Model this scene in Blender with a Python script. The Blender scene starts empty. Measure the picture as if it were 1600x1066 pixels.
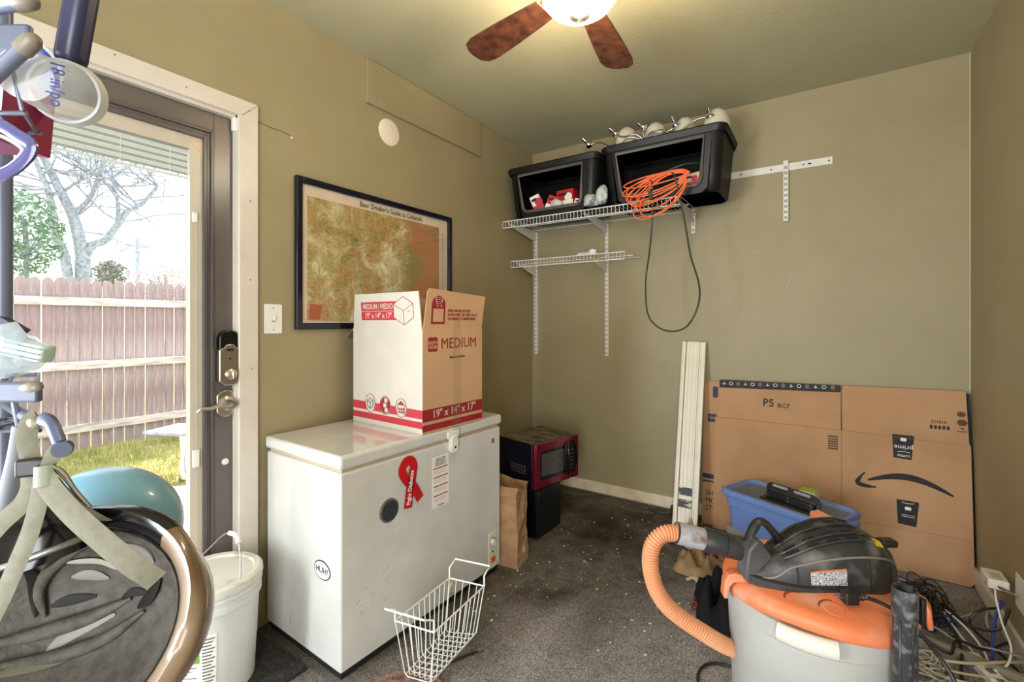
import bpy, bmesh, math, random
from math import sin, cos, pi, radians, sqrt
from mathutils import Vector, Matrix
random.seed(7)
S = bpy.context.scene
COL = S.collection
V = Vector

# ------------------------------------------------------------------ camera
cd = bpy.data.cameras.new('camera'); cam = bpy.data.objects.new('camera', cd); COL.objects.link(cam)
cam.location = (1.887, 0, 1.235); cam.rotation_euler = (pi/2, 0, radians(33.8))
cd.sensor_width = 36; cd.lens = 723/1600*36; cd.shift_y = -30/1600; cd.clip_start = .02
S.camera = cam
# ------------------------------------------------------------------ world, sun, lights, exposure
w = bpy.data.worlds.new('world'); S.world = w; w.use_nodes = True
bgn = w.node_tree.nodes['Background']; bgn.inputs[0].default_value = (.93, .965, 1, 1); bgn.inputs[1].default_value = 2.5
def lamp(name, kind, loc, energy, color=(1, 1, 1), rot=(0, 0, 0), **k):
    d = bpy.data.lights.new(name, kind); d.energy = energy; d.color = color
    for a, b in k.items(): setattr(d, a, b)
    o = bpy.data.objects.new(name, d); COL.objects.link(o); o.location = loc; o.rotation_euler = rot; return o
lamp('sun', 'SUN', (-6, 0, 8), 8, (1, .95, .86), (0, radians(-29), radians(-12)), angle=radians(.6))
lamp('rear_fill_light', 'AREA', (2.2, -1.35, 1.2), 66, (.90, .95, 1), (radians(92), 0, radians(44)), shape='RECTANGLE', size=1.0, size_y=1.9)  # added fill panel behind the camera, no window modelled there
lamp('side_fill_light', 'AREA', (.12, -1.25, 1.05), 92, (.80, .90, 1), (radians(88), 0, radians(-76)), shape='RECTANGLE', size=.8, size_y=1.6)  # unseen fill added to brighten the right wall, no real window
S.view_settings.view_transform = 'Standard'; S.view_settings.look = 'None'
S.view_settings.gamma = 1; S.view_settings.exposure = .53
S.view_settings.use_curve_mapping = False

# ------------------------------------------------------------------ materials
def lin(c):
    if isinstance(c, str): c = tuple(int(c[i:i+2], 16) for i in (0, 2, 4))
    return tuple(((x/255)/12.92 if x/255 <= .04045 else ((x/255+.055)/1.055)**2.4) for x in c) + (1,)
MATS = {}
def mat(name, c, rough=.5, metal=0, c2=None, scale=8, bump=0, bscale=60, emit=0, alpha=1, trans=0, coat=0, spec=.5, sharp=(.4, .65), stretch=None, sub=0):
    if name in MATS: return MATS[name]
    m = bpy.data.materials.new(name); m.use_nodes = True; MATS[name] = m
    nt = m.node_tree; b = nt.nodes['Principled BSDF']
    b.inputs['Base Color'].default_value = lin(c); b.inputs['Roughness'].default_value = rough
    b.inputs['Metallic'].default_value = metal; b.inputs['Specular IOR Level'].default_value = spec
    b.inputs['Alpha'].default_value = alpha; b.inputs['Transmission Weight'].default_value = trans
    b.inputs['Coat Weight'].default_value = coat
    tc = nt.nodes.new('ShaderNodeTexCoord'); src = tc.outputs['Object']
    if stretch:
        mp = nt.nodes.new('ShaderNodeMapping'); mp.inputs['Scale'].default_value = stretch
        nt.links.new(src, mp.inputs[0]); src = mp.outputs[0]
    if c2 is None:
        cc = lin(c); lo = tuple(x*.9 for x in cc[:3])+(1,)
        sharp = (.3, .7)
    else: cc = lin(c); lo = lin(c2)
    n = nt.nodes.new('ShaderNodeTexNoise'); n.inputs['Scale'].default_value = scale; n.inputs['Detail'].default_value = 6
    nt.links.new(src, n.inputs['Vector'])
    r = nt.nodes.new('ShaderNodeValToRGB'); r.color_ramp.elements[0].position = sharp[0]; r.color_ramp.elements[1].position = sharp[1]
    r.color_ramp.elements[0].color = cc; r.color_ramp.elements[1].color = lo
    nt.links.new(n.outputs[0], r.inputs[0]); nt.links.new(r.outputs[0], b.inputs['Base Color'])
    if emit:
        b.inputs['Emission Color'].default_value = lin(c); b.inputs['Emission Strength'].default_value = emit
    if bump:
        n2 = nt.nodes.new('ShaderNodeTexNoise'); n2.inputs['Scale'].default_value = bscale; n2.inputs['Detail'].default_value = 4
        nt.links.new(src, n2.inputs['Vector'])
        bp = nt.nodes.new('ShaderNodeBump'); bp.inputs['Strength'].default_value = bump; bp.inputs['Distance'].default_value = .01
        nt.links.new(n2.outputs[0], bp.inputs['Height']); nt.links.new(bp.outputs[0], b.inputs['Normal'])
    return m
def glass_mat(name, tint=(1, 1, 1), gloss=.06, milky=0):
    m = bpy.data.materials.new(name); m.use_nodes = True; nt = m.node_tree; nt.nodes.clear()
    o = nt.nodes.new('ShaderNodeOutputMaterial'); t = nt.nodes.new('ShaderNodeBsdfTransparent'); g = nt.nodes.new('ShaderNodeBsdfGlossy')
    t.inputs[0].default_value = tint + (1,); g.inputs['Roughness'].default_value = .02
    mx = nt.nodes.new('ShaderNodeMixShader'); lw = nt.nodes.new('ShaderNodeLayerWeight'); pw = nt.nodes.new('ShaderNodeMath'); pw.operation = 'POWER'; nt.links.new(lw.outputs['Facing'], pw.inputs[0]); pw.inputs[1].default_value = 4; fr = nt.nodes.new('ShaderNodeMath'); fr.operation = 'MULTIPLY_ADD'; nt.links.new(pw.outputs[0], fr.inputs[0]); fr.inputs[1].default_value = .6; fr.inputs[2].default_value = gloss*.6
    nt.links.new(fr.outputs[0], mx.inputs[0]); nt.links.new(t.outputs[0], mx.inputs[1]); nt.links.new(g.outputs[0], mx.inputs[2])
    last = mx
    if milky:
        d = nt.nodes.new('ShaderNodeBsdfTranslucent'); d.inputs[0].default_value = (.9, .92, .93, 1)
        d2 = nt.nodes.new('ShaderNodeBsdfDiffuse'); d2.inputs[0].default_value = (.8, .83, .85, 1)
        ad = nt.nodes.new('ShaderNodeMixShader'); nt.links.new(d.outputs[0], ad.inputs[1]); nt.links.new(d2.outputs[0], ad.inputs[2])
        m2 = nt.nodes.new('ShaderNodeMixShader'); m2.inputs[0].default_value = milky
        nt.links.new(mx.outputs[0], m2.inputs[1]); nt.links.new(ad.outputs[0], m2.inputs[2]); last = m2
    nt.links.new(last.outputs[0], o.inputs[0]); return m

WALL = mat('olive_wall_paint', (156, 143, 111), .5, c2=(151, 138, 106), scale=3, bump=.12, bscale=90, spec=.4)
CEIL = mat('ceiling_paint', (176, 171, 140), .5, c2=(171, 166, 135), scale=2, bump=.1, bscale=60, spec=.4)  # wall paint made lighter and greener for the light the ceiling catches
TRIM = mat('white_trim_paint', (214, 204, 193), .35, bump=.03)
CREAM = mat('cream_trim', (226, 214, 188), .4, c2=(206, 188, 155), scale=6)
DOORM = mat('dark_bronze_door', (96, 88, 84), .28, c2=(88, 81, 77), scale=3, spec=.6)
BEADM = mat('door_bead', (88, 80, 80), .3)
INSERT = mat('beige_insert', (196, 186, 170), .35)
WHITE = mat('white_plastic', (236, 233, 226), .35)
WHITE2 = mat('white_enamel', (212, 210, 205), .12, coat=.5)
WIREM = mat('white_wire', (232, 230, 224), .35)
BLACK = mat('black_plastic', (24, 23, 23), .42, c2=(38, 37, 36), scale=10)
BLACKG = mat('black_gloss', (12, 12, 15), .15)
TOTEB = mat('black_tote', (36, 34, 34), .38, c2=(44, 42, 41), scale=5, bump=.05)
TOTELIP = mat('tote_lip', (84, 76, 70), .45)
NICKEL = mat('satin_nickel', (200, 192, 180), .28, 1)
CHROME = mat('chrome', (215, 215, 215), .12, 1)
STEEL = mat('dull_steel', (150, 150, 150), .4, .9)
CARD = mat('cardboard', (182, 140, 102), .85, c2=(172, 130, 93), scale=4, bump=.05, bscale=40)
CARD2 = mat('cardboard_print_brown', (198, 158, 120), .8, c2=(190, 150, 113), scale=4)
CARDW = mat('white_card', (208, 199, 186), .7)
REDP = mat('red_print', (190, 50, 62), .7)
REDD = mat('dark_red_print', (150, 30, 38), .7)
INK = mat('black_ink', (28, 26, 28), .7)
INKG = mat('grey_ink', (110, 104, 98), .7)
NAVY = mat('navy_ink', (34, 36, 62), .6)
PAPER = mat('white_paper', (236, 232, 226), .7)
KRAFT = mat('kraft_paper', (176, 138, 102), .8, c2=(150, 114, 82), scale=9, bump=.25, bscale=25)
ORANGE = mat('orange_plastic', (220, 120, 76), .5, c2=(206, 164, 142), scale=9, sharp=(.5, .72))
ORANGEC = mat('orange_cord', (236, 108, 60), .5)
GREENC = mat('dark_green_cord', (44, 60, 50), .5)
BLUET = mat('blue_tote', (112, 138, 196), .42, c2=(104, 130, 188), scale=5, bump=.03)
BLUEL = mat('grey_blue_lid', (112, 118, 136), .6, c2=(104, 110, 128), scale=8)
GREYT = mat('grey_tank', (172, 170, 165), .5, c2=(162, 160, 154), scale=5)
DUSTY = mat('dusty_black_plastic', (40, 39, 39), .5, c2=(128, 122, 114), scale=14, sharp=(.5, .85))
RED = mat('red_cloth', (176, 24, 44), .8)
BLKCLOTH = mat('black_cloth', (26, 26, 28), .9, c2=(36, 36, 38), bump=.2, bscale=120)
SCREEN = glass_mat('clear_glass')

# ------------------------------------------------------------------ helpers
def mb(): return bmesh.new()
def box(bm, lo, hi, M=None, mi=0):
    x0, y0, z0 = lo; x1, y1, z1 = hi
    vs = [bm.verts.new((x, y, z)) for z in (z0, z1) for x, y in ((x0, y0), (x1, y0), (x1, y1), (x0, y1))]
    if M is not None:
        for v in vs: v.co = M @ v.co
    for q in ((3, 2, 1, 0), (4, 5, 6, 7), (0, 1, 5, 4), (1, 2, 6, 5), (2, 3, 7, 6), (3, 0, 4, 7)):
        f = bm.faces.new([vs[i] for i in q]); f.material_index = mi
    return bm
def obox(bm, c, s, M=None, mi=0):
    return box(bm, tuple(c[i]-s[i]/2 for i in range(3)), tuple(c[i]+s[i]/2 for i in range(3)), M, mi)
def smooth_path(pts, k=6, closed=False):
    P_ = [V(p) for p in pts]; n = len(P_); out = []
    if n < 3: return P_
    rng = n if closed else n-1
    for i in range(rng):
        if closed: a, b, c, d = P_[(i-1) % n], P_[i], P_[(i+1) % n], P_[(i+2) % n]
        else:
            b, c = P_[i], P_[i+1]
            a = P_[i-1] if i > 0 else b*2-c
            d = P_[i+2] if i+2 < n else c*2-b
        for j in range(k):
            t = j/k
            out.append(.5*((2*b)+(c-a)*t+(2*a-5*b+4*c-d)*t*t+(3*b-3*c+d-a)*t*t*t))
    if not closed: out.append(P_[-1])
    return out
def tube(bm, pts, r, n=6, closed=False, smooth=0, caps=True, M=None, flat=None, up=None):
    """r number or function of t; flat=(a,b) makes an elliptic/ribbon section"""
    pts = [V(p) for p in pts]
    if smooth: pts = smooth_path(pts, smooth, closed)
    m = len(pts); rings = []
    prev = None
    for i, p in enumerate(pts):
        if closed: t = pts[(i+1) % m]-pts[(i-1) % m]
        else: t = pts[min(i+1, m-1)]-pts[max(i-1, 0)]
        if t.length < 1e-9: t = V((0, 0, 1))
        t.normalize()
        if prev is None:
            a = V(up) if up else (V((0, 0, 1)) if abs(t.z) < .9 else V((1, 0, 0)))
            u = a-t*a.dot(t)
            if u.length < 1e-6: u = V((0, 1, 0))
        else:
            u = prev-t*prev.dot(t)
        u.normalize(); prev = u; v = t.cross(u)
        rr = r(i/(m-1)) if callable(r) else r
        ra, rb = (rr, rr) if flat is None else (rr*flat[0], rr*flat[1])
        ring = []
        for k in range(n):
            an = 2*pi*(k+.5)/n
            q = p+u*(ra*cos(an))+v*(rb*sin(an))
            ring.append(bm.verts.new(M @ q if M is not None else q))
        rings.append(ring)
    for i in range(m if closed else m-1):
        A, B = rings[i], rings[(i+1) % m]
        for k in range(n): bm.faces.new((A[k], A[(k+1) % n], B[(k+1) % n], B[k]))
    if caps and not closed:
        bm.faces.new(rings[0][::-1]); bm.faces.new(rings[-1])
    return bm
def lathe(bm, prof, n=32, M=None, sx=1, sy=1, a0=0, a1=2*pi):
    full = abs(a1-a0-2*pi) < 1e-6; cols = []
    cnt = n if full else n+1
    for k in range(cnt):
        a = a0+(a1-a0)*k/n; col = []
        for r, z in prof:
            p = V((r*cos(a)*sx, r*sin(a)*sy, z)); col.append(bm.verts.new(M @ p if M is not None else p))
        cols.append(col)
    for k in range(n):
        A, B = cols[k], cols[(k+1) % cnt]
        for i in range(len(prof)-1):
            bm.faces.new((A[i], B[i], B[i+1], A[i+1]))
    bmesh.ops.remove_doubles(bm, verts=bm.verts, dist=1e-6)
    return bm
def poly(bm, pts, M=None, th=0, mi=0):
    """flat polygon in local XY extruded down -Z by th"""
    a = [bm.verts.new((M @ V((x, y, 0))) if M is not None else V((x, y, 0))) for x, y in pts]
    f = bm.faces.new(a); f.material_index = mi
    if th:
        b = [bm.verts.new((M @ V((x, y, -th))) if M is not None else V((x, y, -th))) for x, y in pts]
        bm.faces.new(b[::-1]).material_index = mi
        n = len(pts)
        for i in range(n): bm.faces.new((a[i], b[i], b[(i+1) % n], a[(i+1) % n])).material_index = mi
    return bm
def rrect(w, h, r, n=5, cx=0, cy=0):
    out = []
    for (x, y, a) in ((w/2-r, h/2-r, 0), (-w/2+r, h/2-r, 90), (-w/2+r, -h/2+r, 180), (w/2-r, -h/2+r, 270)):
        for k in range(n+1):
            t = radians(a+90*k/n); out.append((cx+x+r*cos(t), cy+y+r*sin(t)))
    return out
def circ(r, n=24, cx=0, cy=0, ry=None):
    ry = ry or r
    return [(cx+r*cos(2*pi*k/n), cy+ry*sin(2*pi*k/n)) for k in range(n)]
def frame(o, right, up):
    r = V(right).normalized(); u = V(up); u = (u-r*u.dot(r)).normalized(); n = r.cross(u)
    return Matrix(((r.x, u.x, n.x, o[0]), (r.y, u.y, n.y, o[1]), (r.z, u.z, n.z, o[2]), (0, 0, 0, 1)))
def RT(loc, rz=0): return Matrix.Translation(V(loc)) @ Matrix.Rotation(rz, 4, 'Z')
def chain(o):
    M = o.matrix_basis.copy()
    while o.parent: o = o.parent; M = o.matrix_basis @ M
    return M
def obj(name, bm, m, parent=None, M=None, sm=0, bev=0, label=None, kind=None, recalc=True):
    """bm authored in frame M (world if None); becomes ONE mesh object"""
    if M is not None: bmesh.ops.transform(bm, matrix=M, verts=bm.verts)
    if recalc: bmesh.ops.recalc_face_normals(bm, faces=bm.faces)
    me = bpy.data.meshes.new(name)
    o = bpy.data.objects.new(name, me); COL.objects.link(o)
    if parent is not None:
        o.parent = parent; bmesh.ops.transform(bm, matrix=chain(parent).inverted(), verts=bm.verts)
    else:
        xs = [v.co.x for v in bm.verts]; ys = [v.co.y for v in bm.verts]; zs = [v.co.z for v in bm.verts]
        c = V(((min(xs)+max(xs))/2, (min(ys)+max(ys))/2, min(zs)))
        o.location = c; bmesh.ops.translate(bm, vec=-c, verts=bm.verts)
    if sm:
        for f in bm.faces: f.smooth = True
    bm.to_mesh(me); bm.free()
    if sm: me.set_sharp_from_angle(angle=radians(sm if sm > 1 else 40))
    for mm in (m if isinstance(m, (list, tuple)) else [m]): me.materials.append(mm)
    if bev:
        b = o.modifiers.new('bevel', 'BEVEL'); b.width = bev; b.segments = 3; b.limit_method = 'ANGLE'; b.angle_limit = radians(40)
        for p in me.polygons: p.use_smooth = True
        me.set_sharp_from_angle(angle=radians(50))
    if label: o['label'] = label
    if kind: o['kind'] = kind
    return o
def thing(name, label, cat, loc=(0, 0, 0), rz=0, group=None):
    o = bpy.data.objects.new(name, None); COL.objects.link(o); o.empty_display_size = .05
    o.location = loc; o.rotation_euler = (0, 0, rz)
    o['label'] = label; o['category'] = cat
    if group: o['group'] = group
    return o
def tag(o, label, cat, group=None, kind=None):
    o['label'] = label; o['category'] = cat
    if group: o['group'] = group
    if kind: o['kind'] = kind
    return o
def struct(name, bm, m, parent=None, **k):
    o = obj(name, bm, m, parent, **k); o['kind'] = 'structure'; return o
def copy_tree(o, parent=None):
    c = o.copy(); COL.objects.link(c); c.parent = parent
    for ch in o.children: copy_tree(ch, c)
    return c
def dup(root, M, label, group=None):
    r = copy_tree(root); r.location = M.to_translation(); r.rotation_euler = M.to_euler()
    r['label'] = label
    if group: r['group'] = group
    return r
def text(s, size, M, m, parent, name='lettering', align='CENTER', bold=0, sx=1, label=None, lsp=1):
    c = bpy.data.curves.new('t', 'FONT'); c.body = s; c.size = size; c.align_x = align; c.align_y = 'CENTER'
    c.extrude = .0003; c.offset = bold; c.resolution_u = 2; c.space_line = lsp
    t = bpy.data.objects.new('t', c); COL.objects.link(t)
    dg = bpy.context.evaluated_depsgraph_get(); me = bpy.data.meshes.new_from_object(t.evaluated_get(dg))
    bpy.data.objects.remove(t); bpy.data.curves.remove(c)
    bm = mb(); bm.from_mesh(me); bpy.data.meshes.remove(me)
    if sx != 1: bmesh.ops.scale(bm, vec=(sx, 1, 1), verts=bm.verts)
    return obj(name, bm, m, parent, M, label=label, recalc=False)
def line_print(bm, x0, x1, ys, h=.0012, gap=.25, M=None):
    """rows of tiny print"""
    rnd = random.Random(int(abs(x0*999+x1*777+ys[0]*555)))
    for y in ys:
        x = x0
        while x < x1:
            wd = rnd.uniform(.002, .008); e = min(x+wd, x1)
            poly(bm, [(x, y-h/2), (e, y-h/2), (e, y+h/2), (x, y+h/2)], M); x = e+rnd.uniform(.001, .0025)
LW = lambda y, z, e=0: frame((e, y, z), (0, 1, 0), (0, 0, 1))      # facing +x (left wall)
BW = lambda x, y, z: frame((x, y, z), (1, 0, 0), (0, 0, 1))        # facing -y

D, W, H, YB = 3.11, 2.488, 2.545, -1.62
# ------------------------------------------------------------------ structure
def carpet():
    m = bpy.data.materials.new('stained_carpet'); m.use_nodes = True; nt = m.node_tree; N = nt.nodes; L = nt.links
    b = N['Principled BSDF']; b.inputs['Roughness'].default_value = .95; b.inputs['Specular IOR Level'].default_value = .25
    tc = N.new('ShaderNodeTexCoord')
    def noise(s, d=6, rough=.6):
        n = N.new('ShaderNodeTexNoise'); n.inputs['Scale'].default_value = s; n.inputs['Detail'].default_value = d; n.inputs['Roughness'].default_value = rough
        L.new(tc.outputs['Object'], n.inputs['Vector']); return n.outputs[0]
    def ramp(src, *st):
        r = N.new('ShaderNodeValToRGB'); e = r.color_ramp.elements
        e[0].position, e[0].color = st[0][0], lin(st[0][1]); e[1].position, e[1].color = st[1][0], lin(st[1][1])
        for p, c in st[2:]: q = e.new(p); q.color = lin(c)
        L.new(src, r.inputs[0]); return r.outputs[0]
    def mix(f, a, c):
        x = N.new('ShaderNodeMix'); x.data_type = 'RGBA'
        L.new(f, x.inputs[0]); L.new(a, x.inputs[6]); L.new(c, x.inputs[7]); return x.outputs[2]
    stain = ramp(noise(2.6, 8, .62), (.34, (66, 57, 47)), (.45, (100, 90, 76)), (.56, (132, 124, 112)), (.68, (86, 75, 62)))
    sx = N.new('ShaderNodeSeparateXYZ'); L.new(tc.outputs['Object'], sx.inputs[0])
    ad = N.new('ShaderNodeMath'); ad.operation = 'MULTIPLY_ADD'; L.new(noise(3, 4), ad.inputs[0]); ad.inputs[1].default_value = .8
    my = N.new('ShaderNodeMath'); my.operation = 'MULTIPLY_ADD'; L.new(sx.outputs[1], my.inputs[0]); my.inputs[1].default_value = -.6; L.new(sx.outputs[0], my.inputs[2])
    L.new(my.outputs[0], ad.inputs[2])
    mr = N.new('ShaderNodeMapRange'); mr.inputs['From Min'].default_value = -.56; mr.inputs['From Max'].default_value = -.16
    L.new(ad.outputs[0], mr.inputs[0])           # paler grey carpet, right and near side, with door daylight painted in
    pale_daylit = ramp(noise(3.5, 6), (.35, (152, 146, 143)), (.65, (192, 184, 180)))
    base = mix(mr.outputs[0], stain, pale_daylit)
    fib = ramp(noise(230, 3), (.4, (80, 80, 80)), (.62, (255, 255, 255)))
    mu = N.new('ShaderNodeMix'); mu.data_type = 'RGBA'; mu.blend_type = 'MULTIPLY'; mu.inputs[0].default_value = .75
    L.new(base, mu.inputs[6]); L.new(fib, mu.inputs[7])
    fl = ramp(noise(42, 3, .5), (.69, (0, 0, 0)), (.735, (255, 255, 255)))
    fc = N.new('ShaderNodeRGB'); fc.outputs[0].default_value = lin((190, 182, 166))
    fm = N.new('ShaderNodeMath'); fm.operation = 'MULTIPLY'; L.new(fl, fm.inputs[0]); fm.inputs[1].default_value = .7
    out = mix(fm.outputs[0], mu.outputs[2], fc.outputs[0])
    L.new(out, b.inputs['Base Color'])
    bp = N.new('ShaderNodeBump'); bp.inputs['Strength'].default_value = .8; bp.inputs['Distance'].default_value = .006
    L.new(noise(260, 3), bp.inputs['Height']); L.new(bp.outputs[0], b.inputs['Normal'])
    return m
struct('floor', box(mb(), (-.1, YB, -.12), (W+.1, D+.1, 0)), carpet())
struct('ceiling', box(mb(), (-.1, YB, H), (W+.1, D+.1, H+.1)), CEIL)
DY0, DY1, DZ = .085, .905, 2.035
bm = mb()
box(bm, (-.14, YB, -.12), (0, DY0, H)); box(bm, (-.14, DY1, -.12), (0, D+.1, H)); box(bm, (-.14, DY0, DZ), (0, DY1, H))
wl = struct('wall_left', bm, WALL)
wb = struct('wall_back', box(mb(), (-.1, D, -.12), (W+.1, D+.14, H)), WALL)
wr = struct('wall_right', box(mb(), (W, YB, -.12), (W+.14, D+.1, H)), WALL)
struct('wall_front', box(mb(), (-.14, YB-.12, -.12), (W+.14, YB, H)), WALL)
# scars in the paint (crack beside the door, scuffs on the far wall)
bm = mb(); tube(bm, [(.0005, .975, 2.043), (.0005, 1.03, 2.035), (.0005, 1.08, 2.036), (.0005, 1.115, 2.03)], .0012, 4, up=(1, 0, 0)); obj('wall_crack', bm, INK, wl)
bm = mb(); poly(bm, circ(.006, 7, ry=.004), LW(1.122, 2.024, .0012)); obj('paint_chip', bm, PAPER, wl)
rnd = random.Random(3); bm = mb()
for k in range(60):
    x, z = rnd.uniform(.25, 2.4), rnd.uniform(.15, 1.75); r = rnd.choice((.0014, .002, .0026))
    poly(bm, circ(r, 6, ry=r*rnd.uniform(.5, 1.6)), BW(x, D-.0008, z))
for p in (((1.72, 1.43), (1.738, 1.5)), ((1.735, 1.515), (1.742, 1.53)), ((1.2, 1.62), (1.25, 1.64)), ((1.46, 1.34), (1.465, 1.325)), ((1.545, 1.655), (1.57, 1.66))):
    (a, b_), (c, d) = p; tube(bm, [(a, D-.0005, b_), (c, D-.0005, d)], .002, 4)
obj('paint_scuff', bm, mat('scuff', (182, 176, 152), .8), wb, kind='stuff')
bm = mb()
for p in ((.5, .575, .54), (.33, .59, .52), (.41, .58, .7)): pass
for k in range(26):
    y, z = rnd.uniform(1.02, 3.0), rnd.uniform(.95, 2.1); poly(bm, circ(.002, 6, ry=.0015), LW(y, z, .0008))
obj('paint_scuff', bm, MATS['scuff'], wl, kind='stuff')
# ceiling texture scars
bm = mb()
for k in range(40):
    x, y = rnd.uniform(.2, 2.4), rnd.uniform(1.2, 3.0); poly(bm, circ(rnd.uniform(.002, .004), 6), frame((x, y, H-.0006), (1, 0, 0), (0, -1, 0)))
obj('paint_scuff', bm, MATS['scuff'], bpy.data.objects['ceiling'], kind='stuff')
# baseboards
bm = mb(); box(bm, (.0, D-.014, .012), (W, D, .085)); struct('baseboard_back', bm, CREAM, bev=.003)
bm = mb(); box(bm, (W-.014, .3, .008), (W, D-.014, .09)); struct('baseboard_right', bm, TRIM, bev=.003)
# bright caulk line in the right corner
bm = mb(); tube(bm, [(W-.001, D-.001, .9), (W-.001, D-.001, H)], .0025, 5); struct('trim_2', bm, mat('caulk', (205, 196, 160), .6))
# door casing
bm = mb(); tc_ = mb()
cas = struct('trim_1', box(mb(), (0, DY1-.006, 0), (.018, .972, 2.10)), TRIM, bev=.003)
obj('head_casing', poly(mb(), [(-.0, 2.035), (.972, 2.035), (.972, 2.10), (-.0, 2.10)], LW(0, 0, .0186), .0186), TRIM, cas, bev=.003)
obj('left_casing', box(mb(), (0, .02, 0), (.018, DY0+.004, 2.04)), TRIM, cas, bev=.003)
obj('jamb', box(box(box(mb(), (-.14, DY1-.012, 0), (.002, DY1+.0, 2.035)), (-.14, DY0, 0), (.002, DY0+.012, 2.035)), (-.14, DY0, 2.023), (.002, DY1, 2.037)), TRIM, cas)
bm = mb(); tube(bm, [(.0192, .909, 2.037), (.0192, .971, 2.099)], .0009, 4, up=(1, 0, 0)); obj('mitre_joint', bm, INK, cas)
bm = mb()
for y, z in ((.52, 2.085), (.72, 2.066), (.935, 2.062), (.94, 1.71), (.94, 1.4), (.945, 1.05)): poly(bm, circ(.0025, 8), LW(y, z, .0195))
obj('nail_hole', bm, INK, cas, kind='stuff')
# ------------------------------------------------------------------ door
door = bpy.data.objects.new('door_1', None); COL.objects.link(door); door.location = (-.03, .497, 0); door['kind'] = 'structure'
xd, xb = -.022, -.066
GY0, GY1, GZ0, GZ1 = .205, .79, .20, 1.915
obj('stile', box(mb(), (xb, .825, .01), (xd, .896, 2.022)), DOORM, door, bev=.002)
obj('stile', box(mb(), (xb, .097, .01), (xd, .165, 2.022)), DOORM, door, bev=.002)
obj('top_rail', box(mb(), (xb, .165, 1.955), (xd, .825, 2.022)), DOORM, door, bev=.002)
obj('bottom_rail', box(mb(), (xb, .165, .01), (xd, .825, .165)), DOORM, door, bev=.002)
def ring(name, a, b, x0, x1, m, par, bev=.0):   # rectangular ring between outer a=(y0,y1,z0,z1) and inner b
    bm = mb()
    box(bm, (x0, a[0], a[2]), (x1, b[0], a[3])); box(bm, (x0, b[1], a[2]), (x1, a[1], a[3]))
    box(bm, (x0, b[0], a[2]), (x1, b[1], b[2])); box(bm, (x0, b[0], b[3]), (x1, b[1], a[3]))
    return obj(name, bm, m, par, bev=bev)
ring('glazing_bead', (.165, .825, .165, 1.955), (.175, .814, .176, 1.943), xb, xd+.006, BEADM, door, .002)
ring('glazing_bead', (.175, .814, .176, 1.943), (.184, .803, .188, 1.93), xb, xd-.001, BEADM, door, .002)
ring('glazing_bead', (.184, .803, .188, 1.93), (.195, .79, .2, 1.915), xb, xd+.004, BEADM, door, .002)
ring('blind_frame', (.195, .79, .2, 1.915), (.225, .75, .24, 1.868), xb+.004, xd-.008, INSERT, door)
gl = obj('glass', box(mb(), (-.053, .225, .24), (-.05, .75, 1.868)), SCREEN, door)
bm = mb(); SL = mat('blind_slat', (205, 212, 208), .45)
bs = obj('slat_stack', box(mb(), (-.0475, .228, 1.758), (-.0435, .747, 1.766)), SL, door)
for k in range(13):
    z = 1.772+k*.0075
    obj('slat', box(mb(), (-.0475+.0005*(k % 2), .228, z), (-.0425, .747, z+.0068)), SL if k % 3 else mat('slat_dark', (150, 160, 160), .5), bs)
bm = mb()
for y in (.33, .55, .69):
    tube(bm, [(-.042, y+.003*(k % 2), 1.76+k*.009) for k in range(12)], .0012, 4)
obj('ladder_cord', bm, WIREM, bs)
obj('tilt_slider', box(mb(), (-.03, .756, 1.60), (-.02, .772, 1.637)), WHITE, door, bev=.003)
obj('tilt_slider', box(mb(), (-.03, .756, .70), (-.02, .778, .765)), WHITE, door, bev=.003)
obj('slider_track', box(mb(), (-.032, .771, .3), (-.028, .774, 1.6)), INSERT, door)
bm = mb(); poly(bm, [(0, 0), (.05, 0), (.05, -.07), (.04, -.055), (.03, -.028), (.012, -.015)], LW(.748, 1.90, -.0285), .001); obj('corner_guard', bm, mat('peach_plastic', (220, 190, 165), .5), door)
# keypad deadbolt
lk = thing('door_lock', 'x', 'x')
del lk['label'], lk['category']; lk.parent = door
LM = LW(.868, 1.01, xd)
bm = mb(); poly(bm, [(-.036, .0), (-.034, .165), (-.026, .185), (-.01, .192), (.012, .192), (.028, .185), (.036, .165), (.038, .0)], LM @ Matrix.Translation((0, 0, .03)), .03)
obj('battery_cover', bm, BLACKG, lk, bev=.004)
bm = mb(); poly(bm, [(-.038, -.0), (-.038, .12), (-.02, .128), (-.012, .14), (.014, .14), (.022, .128), (.04, .12), (.04, -.0), (.015, -.018), (-.015, -.018)], LM @ Matrix.Translation((0, 0, .036)), .035)
obj('lock_body', bm, NICKEL, lk, bev=.004)
M = LM @ Matrix.Translation((.003, .025, .034))
obj('thumb_turn', lathe(mb(), [(0, .016), (.012, .015), (.02, .01), (.022, 0)], 24, M), NICKEL, lk, sm=40)
obj('turn_grip', obox(mb(), (0, 0, .02), (.007, .032, .016), M), NICKEL, lk, bev=.002)
bm = mb(); poly(bm, circ(.004, 12), LM @ Matrix.Translation((0, .085, .0365))); poly(bm, rrect(.026, .01, .003, cx=0, cy=.118), LM @ Matrix.Translation((0, 0, .0365)))
obj('lock_button', bm, INK, lk)
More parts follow.
